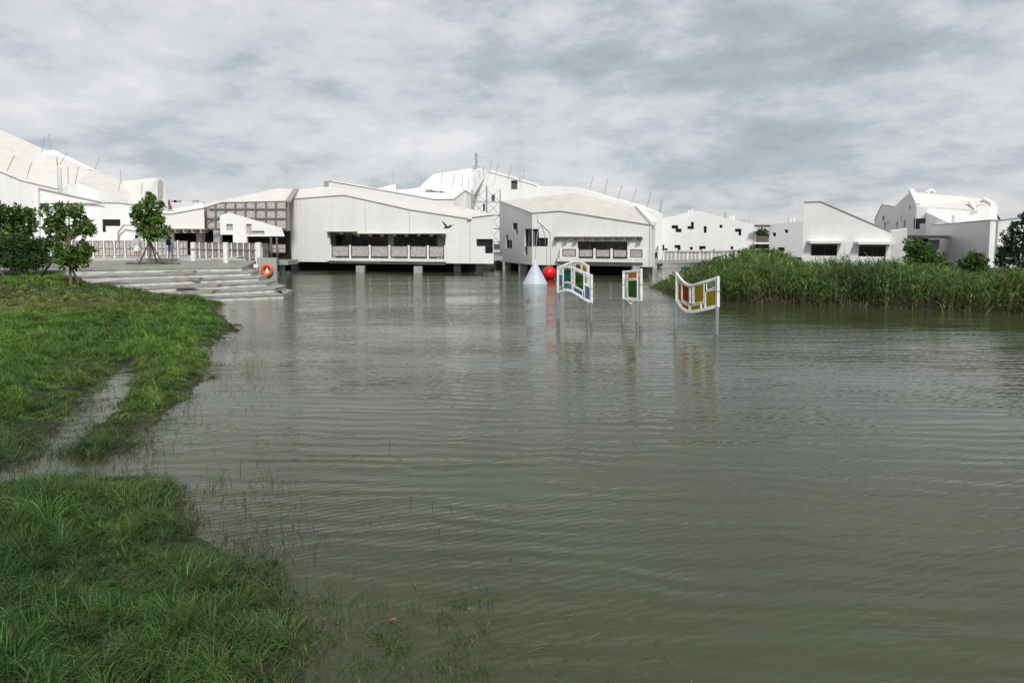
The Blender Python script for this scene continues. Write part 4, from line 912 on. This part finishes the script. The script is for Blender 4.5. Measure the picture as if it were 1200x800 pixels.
S = art_panel(a3, top, bot, [(792.8,23.0),(803,22.6),(815,22.2),(841.5,21.6)], [(.14,.31,.32,.93,'g_red'),(.03,.12,.15,.82,'g_or'),(.12,.30,.05,.24,'g_or'),(.42,.66,.30,.94,'g_yel'),(.34,.58,.05,.24,'g_yel'),(.70,.95,.06,.62,'g_yel'),(.72,.95,.68,.94,'g_clear'),(.60,.68,.05,.24,'g_clear'),(.34,.39,.32,.93,'g_clear')], .065)
leg(a3, 792, 352, 23.0, .04); leg(a3, 840.5, 359, 21.6, .06)
# cone and red ball
cb = PZ(627,332,0)
cn_ = thing('floating_cone', (cb[0], cb[1], 0), 'pale blue-grey cone floating on the pond in front of the red ball', 'cone')
MB().lathe((cb[0], cb[1], 0), [(.80,-.15),(.79,0),(.08,1.36),(.07,1.36)], 40).build('body', M['cone'], cn_, smooth=False)
MB().lathe((cb[0], cb[1], 1.36), [(.085,0),(.08,.05),(.02,.14)], 14).build('cap', M['paint'], cn_)
bb = PZ(643.5,327,0)
MBs = MB(); MBs.lathe((bb[0], bb[1], .42), [(.5*math.sin(math.pi*i/20)+.001, -.5*math.cos(math.pi*i/20)) for i in range(21)], 36)
bo = thing('red_ball', (bb[0], bb[1], 0), 'glossy red ball floating beside the pale cone', 'ball')
MBs.build('ball', M['red'], bo, smooth=True)
ws = P(627,307,45.6); we = P(640.5,310,47.8)
wp = [ws, P(627.8,292,45.8), P(629.5,275,46), P(632.5,264.5,46.4), P(635,265,46.8), P(638,274,47.3), P(640,291,47.6), we]
MB().tube(wp, .022, 6).build('wire_arc', M['edge']); tag(bpy.data.objects['wire_arc'], 'thin bent wire arching from the cone tip over to the red ball', 'wire')

# ------------------------------------------------------------------ people
def skinmesh(name, verts, edges, rad, m, parent, sub=2):
    off = OFF[parent.name]
    me = bpy.data.meshes.new(name); me.from_pydata([tuple(Vector(v)-off) for v in verts], edges, []); me.materials.append(m)
    o = bpy.data.objects.new(name, me); C.objects.link(o); o.parent = parent; OFF[o.name] = off
    sk = o.modifiers.new('skin', 'SKIN'); sk.use_smooth_shade = True
    for i, r in enumerate(rad):
        d = me.skin_vertices[0].data[i]; rr = r if isinstance(r, tuple) else (r, r); d.radius = rr; d.use_root = (i == 0)
    s = o.modifiers.new('subsurf', 'SUBSURF'); s.levels = sub; s.render_levels = sub
    return o
def person(px, D, z, hgt, yaw, label, top_m, low_m, low='shorts', hair='long', lean=0., step=.1, hat=None, backpack=None, arms=(.1,.1)):
    x, y = G(px, D); root = thing('person', (x, y, z), label, 'person', None); k = hgt/1.65; cy, sy = math.cos(yaw), math.sin(yaw)
    def T(a, b, c):     # a=right, b=forward, c=up
        b2 = b+lean*max(0, c-.85)
        return (x+(a*cy+b2*sy)*k, y+(-a*sy+b2*cy)*k, z+c*k)
    vs = [T(0,0,.90), T(0,0,1.08), T(0,0,1.28), T(0,0,1.39), T(0,.01,1.46), T(0,.02,1.54),
          T(.085,0,.86), T(.09,step*.4,.48), T(.09,step,.08), T(.09,step+.13,.03),
          T(-.085,0,.86), T(-.09,-step*.2,.48), T(-.09,-step,.09), T(-.09,-step+.13,.03),
          T(.16,0,1.35), T(.20,arms[0]*.3-.02,1.08), T(.20,arms[0],.87), T(.20,arms[0]+.04,.77),
          T(-.16,0,1.35), T(-.20,arms[1]*.3-.02,1.08), T(-.20,arms[1],.87), T(-.20,arms[1]+.04,.77)]
    ed = [(0,1),(1,2),(2,3),(3,4),(4,5),(0,6),(6,7),(7,8),(8,9),(0,10),(10,11),(11,12),(12,13),(3,14),(14,15),(15,16),(16,17),(3,18),(18,19),(19,20),(20,21)]
    rd_ = [(.14,.10),(.115,.085),(.14,.10),(.10,.07),.048,.085,.082,.056,.038,.034,.082,.056,.038,.034,.052,.040,.030,.028,.052,.040,.030,.028]
    skinmesh('body', vs, ed, [tuple(v_*k for v_ in r) if isinstance(r, tuple) else r*k for r in rd_], M['skin'], root)
    # clothes: shells round trunk and hips
    def shell(name, prof, m, parent=root, n=20):
        mb_ = MB(); b0 = 0
        for (c, ra, rb) in prof:
            for i in range(n):
                t = 2*math.pi*i/n; mb_.v.append(T(ra*math.cos(t), rb*math.sin(t), c))
        for j in range(len(prof)-1):
            for i in range(n): i2 = (i+1) % n; mb_.f.append([j*n+i, j*n+i2, (j+1)*n+i2, (j+1)*n+i])
        mb_.f.append([(len(prof)-1)*n+i for i in range(n)]); return mb_.build(name, m, parent, smooth=True)
    shell('top', [(.84,.185,.135),(.98,.165,.12),(1.1,.16,.118),(1.28,.19,.13),(1.37,.185,.11),(1.42,.10,.08),(1.44,.07,.07)], top_m)
    for s_ in (1,-1):
        sl_ = MB().tube([T(s_*.15,0,1.37), T(s_*.195,0,1.22), T(s_*.215,0,1.13)], [.075*k,.07*k,.068*k], 10); sl_.build('sleeve', top_m, root, smooth=True)
    if low == 'skirt': shell('skirt', [(.58,.235,.20),(.74,.205,.17),(.92,.17,.13)], low_m)
    else:
        shell('shorts' if low == 'shorts' else 'trousers', [(.80,.19,.145),(.92,.178,.135)], low_m)
        for s_, st_ in ((1, step), (-1, -step)):
            e_z = .56 if low == 'shorts' else .1
            pts = [T(s_*.088,0,.85), T(s_*.092,st_*.3,.60)] + ([T(s_*.09,st_*.95,.10)] if low != 'shorts' else [])
            MB().tube(pts, [.11*k,.10*k]+([.075*k] if low != 'shorts' else []), 12).build('leg_cloth', low_m, root, smooth=True)
    hm = MB(); 
    prof = [(1.30,.03,.03),(1.36,.085,.05),(1.45,.098,.075),(1.54,.108,.098),(1.60,.10,.10),(1.65,.06,.065),(1.665,.01,.01)] if hair == 'long' else [(1.50,.06,.06),(1.54,.098,.10),(1.60,.098,.10),(1.65,.06,.065),(1.665,.01,.01)]
    n = 16
    for (c, ra, rb) in prof:
        for i in range(n): t = 2*math.pi*i/n; hm.v.append(T(ra*math.cos(t), rb*math.sin(t)-.025, c))
    for j in range(len(prof)-1):
        for i in range(n): i2 = (i+1) % n; hm.f.append([j*n+i, j*n+i2, (j+1)*n+i2, (j+1)*n+i])
    hm.build('hair', M['hair'], root, smooth=True)
    # nose and ears
    MB().lathe(T(0,.115,1.52), [(.004,-.02),(.016,-.012),(.008,.02)], 8).build('nose', M['skin'], root, smooth=True)
    for s_ in (1,-1):
        MB().box(T(s_*.09,.16 if step > .3 else (step+.05)*(1 if s_ > 0 else -1)+.06,.035), (.09*k,.24*k,.07*k), -yaw).build('shoe', M['cloth_w'], root)
    if hat is not None:
        h_ = MB(); 
        for (c, ra) in ((1.575,.19),(1.585,.185),(1.60,.115),(1.69,.10),(1.715,.05)):
            for i in range(n): t = 2*math.pi*i/n; h_.v.append(T(ra*math.cos(t), ra*math.sin(t), c))
        for j in range(4):
            for i in range(n): i2 = (i+1) % n; h_.f.append([j*n+i, j*n+i2, (j+1)*n+i2, (j+1)*n+i])
        h_.f.append([4*n+i for i in range(n)]); h_.build('hat', hat, root, smooth=True)
    if backpack is not None:
        c = [T(*p) for p in ((-.15,-.13,.98),(.15,-.13,.98),(.15,-.27,.98),(-.15,-.27,.98))]; c2 = [T(*p) for p in ((-.13,-.12,1.38),(.13,-.12,1.38),(.13,-.23,1.38),(-.13,-.23,1.38))]
        bp_ = thing('backpack', T(0,-.2,1.0), backpack[1], 'backpack'); MB().hexa(c, c2).build('bag', backpack[0], bp_, bevel=.04)
        for s_ in (-.1,.1): MB().tube([T(s_,-.14,1.36), T(s_,0,1.46), T(s_,.13,1.34), T(s_*1.3,.12,1.05), T(s_,-.14,1.0)], .018, 6).build('strap', backpack[0], bp_)
    return root
person(161.3, 46.9, 1.46, 1.63, 0.05, 'woman with long black hair in a pale top and white skirt walking on the terrace', M['cloth_g'] if 0 else mat('pale_grey_cloth', (.50,.50,.52), .9), M['cloth_w'], 'skirt', 'long')
person(200, 46.9, 1.46, 1.60, 0.15, 'woman in a white sun hat and lilac top with a dark backpack on the terrace', M['cloth_b'], M['denim'], 'shorts', 'long', hat=M['cloth_w'], backpack=(M['cloth_n'], 'dark navy backpack on the back of the woman in the sun hat'))
fx = FB(769.5)
person(769, 70.4, zd, 1.36, 1.2, 'person in grey clothes leaning forward at the near end of the footbridge', M['cloth_g'], M['cloth_n'], 'trousers', 'short', lean=.28, arms=(.25,.2))

# ------------------------------------------------------------------ bird
br = P(523.5,266.5,45); b_o = thing('bird', br, 'dark bird in flight before the wide white wall', 'bird')
x, y, z = br
mb = MB(); mb.tube([(x-.22,y,z-.06),(x-.1,y,z-.03),(x+.05,y,z),(x+.2,y,z+.04),(x+.27,y,z+.05),(x+.36,y,z+.05)], [.01,.055,.075,.06,.035,.005], 8).build('body', M['bird'], b_o, smooth=True)
MB().poly([(x+.08,y,z+.04),(x-.1,y,z+.03),(x-.22,y-.1,z+.26),(x-.30,y-.2,z+.42),(x-.12,y-.12,z+.28)]).poly([(x+.12,y,z+.04),(x-.02,y,z+.03),(x+.2,y+.2,z+.16),(x+.5,y+.45,z+.17),(x+.3,y+.2,z+.15)]).build('wings', M['bird'], b_o)
MB().poly([(x-.2,y-.04,z-.05),(x-.2,y+.04,z-.05),(x-.33,y+.07,z-.1),(x-.33,y-.07,z-.1)]).build('tail', M['bird'], b_o)

# ------------------------------------------------------------------ foliage
def unit(v): return v/np.maximum(np.linalg.norm(v, axis=-1, keepdims=True), 1e-9)
def leaf_quads(c, size, droop=.0, aspect=.5, outw=None, upw=.3):
    """kite-shaped leaves as quads"""
    n = len(c); d = rng.normal(size=(n, 3)); 
    if outw is not None: d = d*.7+outw
    d[:, 2] -= droop; d = unit(d)
    nn = rng.normal(size=(n, 3))*.6; nn[:, 2] += upw*2; sd_ = unit(np.cross(d, nn)); s = size[:, None]
    nrm = unit(np.cross(sd_, d))
    a = c; b = c+d*s*.5+sd_*s*aspect*.5+nrm*s*.06; e = c+d*s; f_ = c+d*s*.5-sd_*s*aspect*.5+nrm*s*.06
    return np.stack([a, b, e, f_], 1)
def colour(n, base, var=.25, yellow=.0, extra=None):
    base = np.array(base); k = np.exp(rng.normal(size=(n, 1))*var); c = base*k
    y = np.clip(rng.normal(size=(n, 1))*yellow, 0, 1); c = c*(1-y)+np.array([.16, .15, .035])*y
    return np.clip(c, 0, 1)
def crown(root, blobs, nleaf, size, base, var=.3, droop=.2, yellow=.15, name='crown', rosette=9, aspect=.5):
    """blobs: (x,y,z,rx,ry,rz). leaves in rosettes on the blobs' outer half"""
    tot = sum(b[3]*b[5] for b in blobs); Q = []; CC = []
    for b in blobs:
        nr = max(3, int(nleaf/rosette*b[3]*b[5]/tot)); u = unit(rng.normal(size=(nr, 3))); r = rng.uniform(.35, 1.08, size=(nr, 1))**.7
        ctr = np.array(b[:3])+u*r*np.array(b[3:6]); c = np.repeat(ctr, rosette, 0); o_ = np.repeat(u, rosette, 0)*.35; o_[:, 2] += .15
        tone = np.repeat(np.exp(rng.normal(size=(nr, 1))*.28), rosette, 0)
        sz = size*rng.uniform(.6, 1.25, len(c)); Q.append(leaf_quads(c+rng.normal(size=c.shape)*size*.15, sz, droop, aspect, o_)); CC.append(colour(len(c), base, var*.5, yellow)*tone)
    return npmesh(name, np.concatenate(Q), np.concatenate(CC), M['green'], root)
def tree(name, label, px, D, zbase, blobs_px, nleaf, size, base, trunk_r=.06, group=None, stakes=(), top_py=None, trunk=True, **k):
    x, y = G(px, D); root = thing(name, (x, y, zbase), label, 'shrub' if name == 'shrub' else 'tree', group)
    bl = []
    for (bx, by, rx, ry, dd) in blobs_px:
        p = P(bx, by, D+dd); s = D/F; kk = .86 if name == 'tree' else 1; bl.append((p[0], p[1], p[2], rx*s*kk, rx*s*.95*kk, ry*s*kk))
    if trunk:
        tp = P(px, top_py or blobs_px[0][1], D); mb_ = MB()
        pts = [Vector((x, y, zbase-.1)), Vector((x+.02, y, zbase+(tp[2]-zbase)*.3)), Vector((x-.03+(tp[0]-x)*.4, y+.03, zbase+(tp[2]-zbase)*.6)), Vector((tp[0], y, tp[2]))]
        mb_.tube(pts, [trunk_r*1.2, trunk_r, trunk_r*.8, trunk_r*.35], 9)
        for b in bl:
            z0 = zbase+(tp[2]-zbase)*random.uniform(.3, .6); st_ = Vector((x, y, z0)); en = Vector(b[:3])
            if en.z < z0: st_.z = zbase+(en.z-zbase)*.7
            mid = st_.lerp(en, .5)+Vector((random.uniform(-.1,.1), random.uniform(-.1,.1), .05))
            mb_.tube([st_, mid, en], [trunk_r*.55, trunk_r*.4, trunk_r*.18], 6)
            for q in range(4):
                e2 = en+Vector((random.uniform(-1,1)*b[3], random.uniform(-1,1)*b[4], random.uniform(-.5,1)*b[5]))*.8; mb_.tube([mid.lerp(en,.6), e2], [trunk_r*.25, trunk_r*.08], 5)
        mb_.build('trunk', M['bark'], root, smooth=True)
    crown(root, bl, nleaf, size, base, **k)
    return root
LG = (.092, .170, .034); DG = (.042, .085, .022)
tree('tree', 'young broad-leaved tree at the far left behind the dense shrub', 12, 38, 1.0, [(10,252,20,15,0),(30,262,14,14,.3),(-8,262,18,16,.4),(14,272,20,10,.2),(34,250,8,7,0)], 2900, .25, LG, .06)
z_t2 = land1(*G(82,31))
tree('tree', 'young two-tiered tree with crossed dark stakes in the lawn left of the steps', 81, 31, z_t2, [(75,247,11,9,0),(62,262,13,12,.2),(90,248,10,9,-.2),(97,266,12,13,.1),(78,272,14,10,.3),(60,283,9,8,0),(84,303,22,13,-.1),(96,292,14,10,.1),(74,296,12,11,-.2),(107,270,5,6,0),(52,246,6,5,0)], 3700, .21, LG, .05)
tree('tree', 'slender young tree propped by a dark tripod at the edge of the terrace', 175.5, 45, 1.3, [(170,246,14,11,0),(176,235,7,7,0),(182,255,12,11,.2),(167,262,11,9,0),(176,272,14,10,0),(192,272,8,7,.2),(186,241,5,5,0),(160,252,6,5,0),(176,228,3,4,0)], 2600, .27, (.092,.17,.034), .07, top_py=240)
mb = MB()   # dense clipped shrub
tree('shrub', 'dense dark rounded shrub at the left edge behind the lawn', 25, 35.5, .9, [(10,296,26,18,0),(36,298,21,17,.3),(50,288,9,9,.5),(24,286,22,12,0),(-14,294,22,18,.4),(30,306,24,12,-.2)], 20000, .12, DG, .05, trunk=True, var=.4, droop=0, yellow=.12, rosette=5)
gs = thing('tripod_stake', (*G(175.5,45), 1.3), 'dark wooden tripod stakes holding up the slender terrace tree', 'stake')
for x0 in (162,184.5,191): MB().tube([(*G(x0, 44.4 if x0 != 184.5 else 45.8), 1.25), P(175.5+(175.5-x0)*.05,281,45)], .045, 6).build('leg', M['timber'], gs)
gs = thing('prop_stake', (*G(80,31), z_t2), 'crossed dark props around the two-tier lawn tree', 'stake')
for (x0,y0,x1,y1,D) in ((48,323,64,303,32.4),(93,332,84,315,30.6)): MB().tube([P(x0,y0,D), P(x1,y1,31)], .05, 6).build('leg', M['timber'], gs)
gs = thing('prop_stake', P(9,330,33), 'single dark slanting prop at the left edge of the lawn', 'stake')
MB().tube([P(9,330,33), P(-4,312,33.5)], .05, 6).build('leg', M['timber'], gs)
# right-hand shrubs and trees
def rb(px, D): return land1(*G(px, D))
tree('tree', 'dark broad-crowned tree at the right edge in front of the white wall', 1200, 38, rb(1200,38), [(1200,268,18,14,0),(1183,278,12,12,.2),(1194,290,18,13,-.2),(1180,300,14,12,.1),(1215,285,20,22,.3),(1190,312,18,12,0),(1172,306,7,9,.1),(1205,255,12,9,.3)], 7000, .14, (.024,.05,.018), .09, var=.35, yellow=.05)
tree('shrub', 'small round bright-green shrub standing before the grey-shaded side wall', 1140, 39, rb(1140,39), [(1140,303,12,8,0),(1134,310,10,10,.2),(1148,311,10,10,-.2),(1141,318,14,9,0)], 3000, .17, (.07,.14,.03), .05)
tree('shrub', 'climbing leafy shrub heaped beneath the dark entrance canopy', 1085, 43, rb(1085,43), [(1069,287,9,9,0),(1080,296,15,12,.2),(1092,305,16,11,0),(1074,307,14,12,.3),(1100,314,14,10,.1),(1083,318,20,11,-.3)], 6000, .18, (.07,.15,.028), .05, var=.3)
tree('shrub', 'tall leafy shrub crowning the left hump of the reed bank', 885, 44, rb(885,44), [(882,297,16,9,0),(868,301,14,9,.3),(898,300,14,8,.1),(910,299,10,7,.1),(850,307,15,9,.2),(885,308,28,10,-.4)], 5200, .13, (.075,.155,.03), .05, droop=.1, yellow=.1)
tree('shrub', 'low leafy shrub trailing over the water at the tip of the reed bank', 800, 42, .1, [(797,327,13,8,0),(785,334,9,5,-.3),(812,318,16,9,.3),(822,328,14,9,-.3),(835,312,16,9,.5),(806,335,14,6,-.4)], 5500, .11, (.062,.10,.034), .04, droop=.1, yellow=.3)
tree('planter_bush', 'leafy bush overflowing the small planted balcony', 893, 79.6, Z(277,79.6), [(893,273,7,4.5,0),(888,274.5,4,2.8,0),(898,274.5,4,2.8,0)], 420, .3, (.06,.12,.04), .04, trunk=False)

# blades -----------------------------------------------------------
def blades(x, y, z, h, wd_, lean, col, tipk=.15, seg=3, sag=.5, az=None):
    n = len(x); az = rng.uniform(0, 2*np.pi, n) if az is None else az; dx, dy = np.cos(az), np.sin(az); az2 = rng.uniform(0, 2*np.pi, n); sx_, sy_ = np.cos(az2), np.sin(az2)
    P_ = []; 
    for i in range(seg+1):
        t = i/seg; off = lean*h*(t**1.8); up = h*t*(1-sag*lean*t*t); w_ = wd_*(1-(1-tipk)*t**1.5)/2
        cx_, cy_, cz_ = x+dx*off, y+dy*off, z+up
        P_.append((np.stack([cx_-sx_*w_, cy_-sy_*w_, cz_], 1), np.stack([cx_+sx_*w_, cy_+sy_*w_, cz_], 1)))
    Q = [np.stack([P_[i][0], P_[i][1], P_[i+1][1], P_[i+1][0]], 1) for i in range(seg)]
    return np.concatenate(Q), np.concatenate([col]*seg)
def scatter(y0, y1, dens, xk0, xk1):
    """uniform points with x between xk0*y and xk1*y"""
    n = int(dens*(y1-y0)*(y0+y1)/2*(xk1-xk0)); yy = np.sqrt(rng.uniform(y0*y0, y1*y1, n)); xx = yy*rng.uniform(xk0, xk1, n); return xx, yy
def gcol(x, y, n):
    t = wob(x*.35, y*.35)+.3*wob(x*1.7, y*1.7); t = np.clip(t*.5+.5, 0, 1)[:, None]
    c = np.array([.050, .120, .026])*(1-t)+np.array([.088, .178, .034])*t
    c = c*np.exp(rng.normal(size=(n, 1))*.40)
    dry = (rng.uniform(size=n) < .07)[:, None]; return np.where(dry, np.array([.19, .16, .075])*rng.uniform(.5, 1.1, (n, 1)), c)
QQ, CC = [], []
for (y0, y1, dens, hh, ww, seg) in ((3.4,7,5200,.27,.0085,4),(7,11,3400,.27,.010,3),(11,18,1900,.26,.013,3),(18,27,900,.24,.019,2),(27,47,480,.22,.028,2)):
    x, y = scatter(y0, y1, dens, -.82, -.12 if y0 > 6 else -.1)
    lz, d = land(x, y); tip_ = wob(x*.9, y*.9)*.5+.5*rng.uniform(-1, 1, len(x))
    edge = .42+.25*wob(x*.8, y*.8)+(.25 if y1 < 12 else 0); edge = np.maximum(edge, .12)
    prob = np.clip((d+.28)/(edge+.25), 0.0, 1)**1.3*np.clip(.78+.4*wob(x*1.6+3, y*1.6)+.3, .15+.75*np.clip(d/1.2, 0, 1), 1)
    keep = (rng.uniform(size=len(x)) < prob) & ~((y > 40.3))
    # keep grass off the steps: right of the diagonal where the steps come out of the lawn
    keep &= sdf(x, y, STEP) < .02
    x, y, lz, d = x[keep], y[keep], lz[keep], d[keep]; n = len(x)
    hgt = hh*np.clip(.75+.35*wob(x*1.2, y*1.2), .35, 1.5)*rng.uniform(.55, 1.35, n)*np.clip(.45+d/1.2, .35, 1)
    c = gcol(x, y, n)
    dryp = np.exp(-((y-27.5)/2.6)**2)*np.clip((-13-x)/4, 0, 1)*rng.uniform(0.2, 1, n); dryp = np.clip(dryp, 0, .75)[:, None]; c = c*(1-dryp)+np.array([.20, .185, .085])*dryp
    wet = np.clip(1-d/.8, 0, 1)[:, None]*.55; c = c*(1-wet)+np.array([.085, .085, .04])*wet
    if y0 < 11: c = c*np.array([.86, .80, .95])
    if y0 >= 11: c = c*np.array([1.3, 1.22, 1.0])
    cs_ = .17 if y0 < 11 else .34; ci, cj = np.floor(x/cs_), np.floor(y/cs_); hs_ = lambda a, b, k: np.modf(np.abs(np.sin(a*127.1+b*311.7+k)*43758.5))[0]
    tcx, tcy = (ci+hs_(ci, cj, 1))*cs_, (cj+hs_(ci, cj, 2))*cs_; az = np.arctan2(y-tcy, x-tcx)+rng.normal(size=n)*.7; tone = .72+.56*hs_(ci, cj, 3); hgt = hgt*(.7+.6*hs_(ci, cj, 4)); c = c*tone[:, None]
    x = x+(tcx-x)*.42; y = y+(tcy-y)*.42
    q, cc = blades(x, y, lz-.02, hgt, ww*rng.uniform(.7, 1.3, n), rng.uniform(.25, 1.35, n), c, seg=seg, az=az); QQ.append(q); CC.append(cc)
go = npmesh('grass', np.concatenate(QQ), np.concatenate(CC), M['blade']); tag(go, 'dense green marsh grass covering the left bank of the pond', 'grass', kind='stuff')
print('grass faces', len(go.data.polygons))
# sparse stems standing in the shallow water
x, y = scatter(4.2, 22, 900, -.72, .14); lz, d = land(x, y); pr = np.exp(-np.clip(-d, 0, 9)/.42)*np.clip(.4+.6*wob(x*1.9, y*1.9), 0, 1)*.8
k_ = (d < .1) & (rng.uniform(size=len(x)) < pr) & (y < 20); x, y = x[k_], y[k_]; n = len(x)
c = np.array([.085, .075, .045])*np.exp(rng.normal(size=(n, 1))*.35); gg = (rng.uniform(size=n) < .3)[:, None]; c = np.where(gg, np.array([.06,.11,.03]), c)
tn = 60; tx = rng.uniform(0, 1, tn)**1.4; tp_ = np.array([PZ(372+u*200, v, 0) for u, v in zip(tx, rng.uniform(690, 830, tn))]); tp_ = np.repeat(tp_, 26, 0)+rng.normal(size=(tn*26, 2))*.045
q, cc = blades(x, y, np.full(n, -.03), rng.uniform(.05, .17, n), rng.uniform(.006, .011, n), rng.uniform(.1, 1.6, n), c, seg=3, sag=.4)
# floating straw by the bottom edge
q5, c5 = blades(tp_[:,0], tp_[:,1], np.full(tn*26, -.02), rng.uniform(.03, .13, tn*26), rng.uniform(.004, .008, tn*26), rng.uniform(.2, 1.5, tn*26), gcol(tp_[:,0], tp_[:,1], tn*26)*rng.uniform(.3, .8, (tn*26,1))+np.array([.02,.012,.006]), seg=3)
m_ = 260; t = rng.uniform(0, 1, m_); sx0 = 420+t*330+rng.normal(size=m_)*60; sy0 = 700+t*85+rng.normal(size=m_)*26
pts = np.array([PZ(a, max(b, 640), .01) for a, b in zip(sx0, sy0)]); az = rng.uniform(-1.6, 1.2, m_); ln = rng.uniform(.03, .16, m_)**1.0; wd_ = .0028
dx, dy = np.cos(az)*ln, np.sin(az)*ln; nx_, ny_ = -np.sin(az)*wd_, np.cos(az)*wd_; zz_ = np.full(m_, .012)+rng.uniform(0, .02, m_)
qs = np.stack([np.stack([pts[:,0], pts[:,1], zz_], 1), np.stack([pts[:,0]+nx_, pts[:,1]+ny_, zz_], 1), np.stack([pts[:,0]+dx+nx_, pts[:,1]+dy+ny_, zz_+.01], 1), np.stack([pts[:,0]+dx, pts[:,1]+dy, zz_+.01], 1)], 1)
cs = np.array([.12, .10, .06])*np.exp(rng.normal(size=(m_, 1))*.4)
wo = npmesh('water_weeds', np.concatenate([q, q5, qs]), np.concatenate([cc, c5, cs]), M['blade']); tag(wo, 'sparse brown stems and straw in the shallow water off the grass', 'weeds', kind='stuff')
# reeds on the right bank
xr = [768,775,785,800,820,850,870,880,905,925,945,960,990,1010,1040,1060,1100,1130,1160,1200,1400]
yr = [337,331,324,316,309,304,299,293,293,299,306,306,302,305,303,306,308,315,316,316,316]
n = 60000; yy = rng.uniform(26, 52, n); xx = rng.uniform(6, 46, n); lz, d = land(xx, yy); px_ = 600+F*xx/yy
dR = sdf(xx, yy, POLY_R); dR = dR+.28*wob(xx*1.3, yy*1.7)*(dR < 1.2); k_ = (dR > -.1) & (dR < 9) & (px_ < 1330) & (rng.uniform(size=n) < np.clip(1.25-dR/9, .25, 1)); xx, yy, lz, dR, px_ = xx[k_], yy[k_], lz[k_], dR[k_], px_[k_]; n = len(xx)
zt_ = H-(np.interp(px_, xr, yr)-YH)/F*(yy) ; hgt = np.clip(zt_-lz, .35, 2.3)*rng.uniform(.62, 1.06, n)*np.clip(.6+dR*.6, .55, 1)
hgt = hgt*np.clip(.93+.15*wob(xx*.7, yy*.5)+.12*wob(xx*2.3, yy*1.9), .55, 1.22)*np.where(rng.uniform(size=n) < .03, 1.12, 1)
t = np.clip(wob(xx*.35, yy*.5)*.5+.5, 0, 1)[:, None]; t2 = np.clip(wob(xx*.8+5, yy*.8)*.6+.4, 0, 1)[:, None]; base = np.array([.055, .110, .034])*(1-t)+np.array([.130, .225, .048])*t; base = base*(1-.35*t2)+np.array([.125,.16,.055])*.35*t2
lcol = base*np.exp(rng.normal(size=(n, 1))*.38)
dryf = (rng.uniform(size=n) < np.clip(.2-dR*.1, .03, .3))
lcol[dryf] = np.array([.15, .125, .07])*np.exp(rng.normal(size=(dryf.sum(), 1))*.25)
QQ, CC = [], []
stc = np.array([.10, .11, .045])*np.exp(rng.normal(size=(n, 1))*.25); q, cc = blades(xx, yy, lz-.15, hgt+.1, np.full(n, .020), rng.uniform(.0, .22, n), stc, seg=2); QQ.append(q); CC.append(cc)
for L_i in range(8):
    f_ = rng.uniform(.18, .98, n); hx = hgt*f_; q, cc = blades(xx, yy, lz+hx*.92, hgt*rng.uniform(.16, .40, n)*.9, rng.uniform(.022, .045, n), rng.uniform(.5, 1.8, n), np.where((f_ < .28)[:, None] & (rng.uniform(size=(n,1)) < .5), np.array([.15,.12,.07])*rng.uniform(.6,1.2,(n,1)), lcol*rng.uniform(.75, 1.25, (n, 1))), seg=2, sag=.55); QQ.append(q); CC.append(cc)
# dry brown skirt hanging at the water edge, and broad-leaved weeds among the reeds
e_ = np.where(dR < 1.0)[0]; e_ = rng.choice(e_, min(len(e_), 9000)*1); m2 = len(e_); xe, ye = xx[e_]+rng.normal(size=m2)*.2, yy[e_]-rng.uniform(0, .35, m2)
q, cc = blades(xe, ye, np.maximum(lz[e_], 0)-.05, rng.uniform(.25, .85, m2), rng.uniform(.02, .04, m2), rng.uniform(.3, 1.7, m2), np.array([.13,.115,.06])*np.exp(rng.normal(size=(m2,1))*.4), seg=2); QQ.append(q); CC.append(cc)
ro = npmesh('reeds', np.concatenate(QQ), np.concatenate(CC), M['blade']); tag(ro, 'thick green reeds with brown bases lining the right bank', 'reeds', kind='stuff')
print('reed faces', len(ro.data.polygons))
# turf round the tripod tree
n = 900; a = rng.uniform(0, 2*np.pi, n); r = np.sqrt(rng.uniform(0, 1, n)); x0, y0 = G(178,44.6); x, y = x0+np.cos(a)*r*1.7, y0+np.sin(a)*r*.8
q, cc = blades(x, y, np.full(n, 1.28), rng.uniform(.06, .2, n), np.full(n, .02), rng.uniform(.2, 1, n), gcol(x, y, n), seg=2)
tf = npmesh('grass_tuft', q, cc, M['blade']); tag(tf, 'patch of grass around the foot of the tripod-staked tree', 'grass', kind='stuff')
# floating bits
a = PZ(228,381,.03); MB().box((a[0],a[1],.02), (.55,.25,.05), .1).build('floating_board', M['paint']); tag(bpy.data.objects['floating_board'], 'thin white board lying at the water edge of the grass', 'board')
a = PZ(249,377,.03); MB().box((a[0],a[1],.02), (.16,.1,.04), .5).build('floating_block', M['paint']); tag(bpy.data.objects['floating_block'], 'tiny white scrap floating right of the white board', 'litter')
for (px, py, m_) in ((460,726,'leaf_o'),(181,525,'leaf_y')):
    a = PZ(px, py, .01); s = .026
    if m_ not in M: M[m_] = mat(m_, (.34,.12,.04) if m_ == 'leaf_o' else (.45,.36,.16), .7)
    q = [(a[0]-s,a[1],.012),(a[0],a[1]-s*.5,.02),(a[0]+s,a[1]+.01,.014),(a[0]+.01,a[1]+s*.5,.022)]
    o = MB().hexa([(p[0],p[1],p[2]-.004) for p in q], q).build('floating_leaf', M[m_])
    tag(o, {460:'orange dead leaf afloat among the straw at the bottom', 432:'small tan leaf afloat beyond the near grass tip', 181:'pale yellow leaf afloat off the grass spit', 488:'dead leaf afloat close to the bottom edge of the photo'}[px], 'leaf')
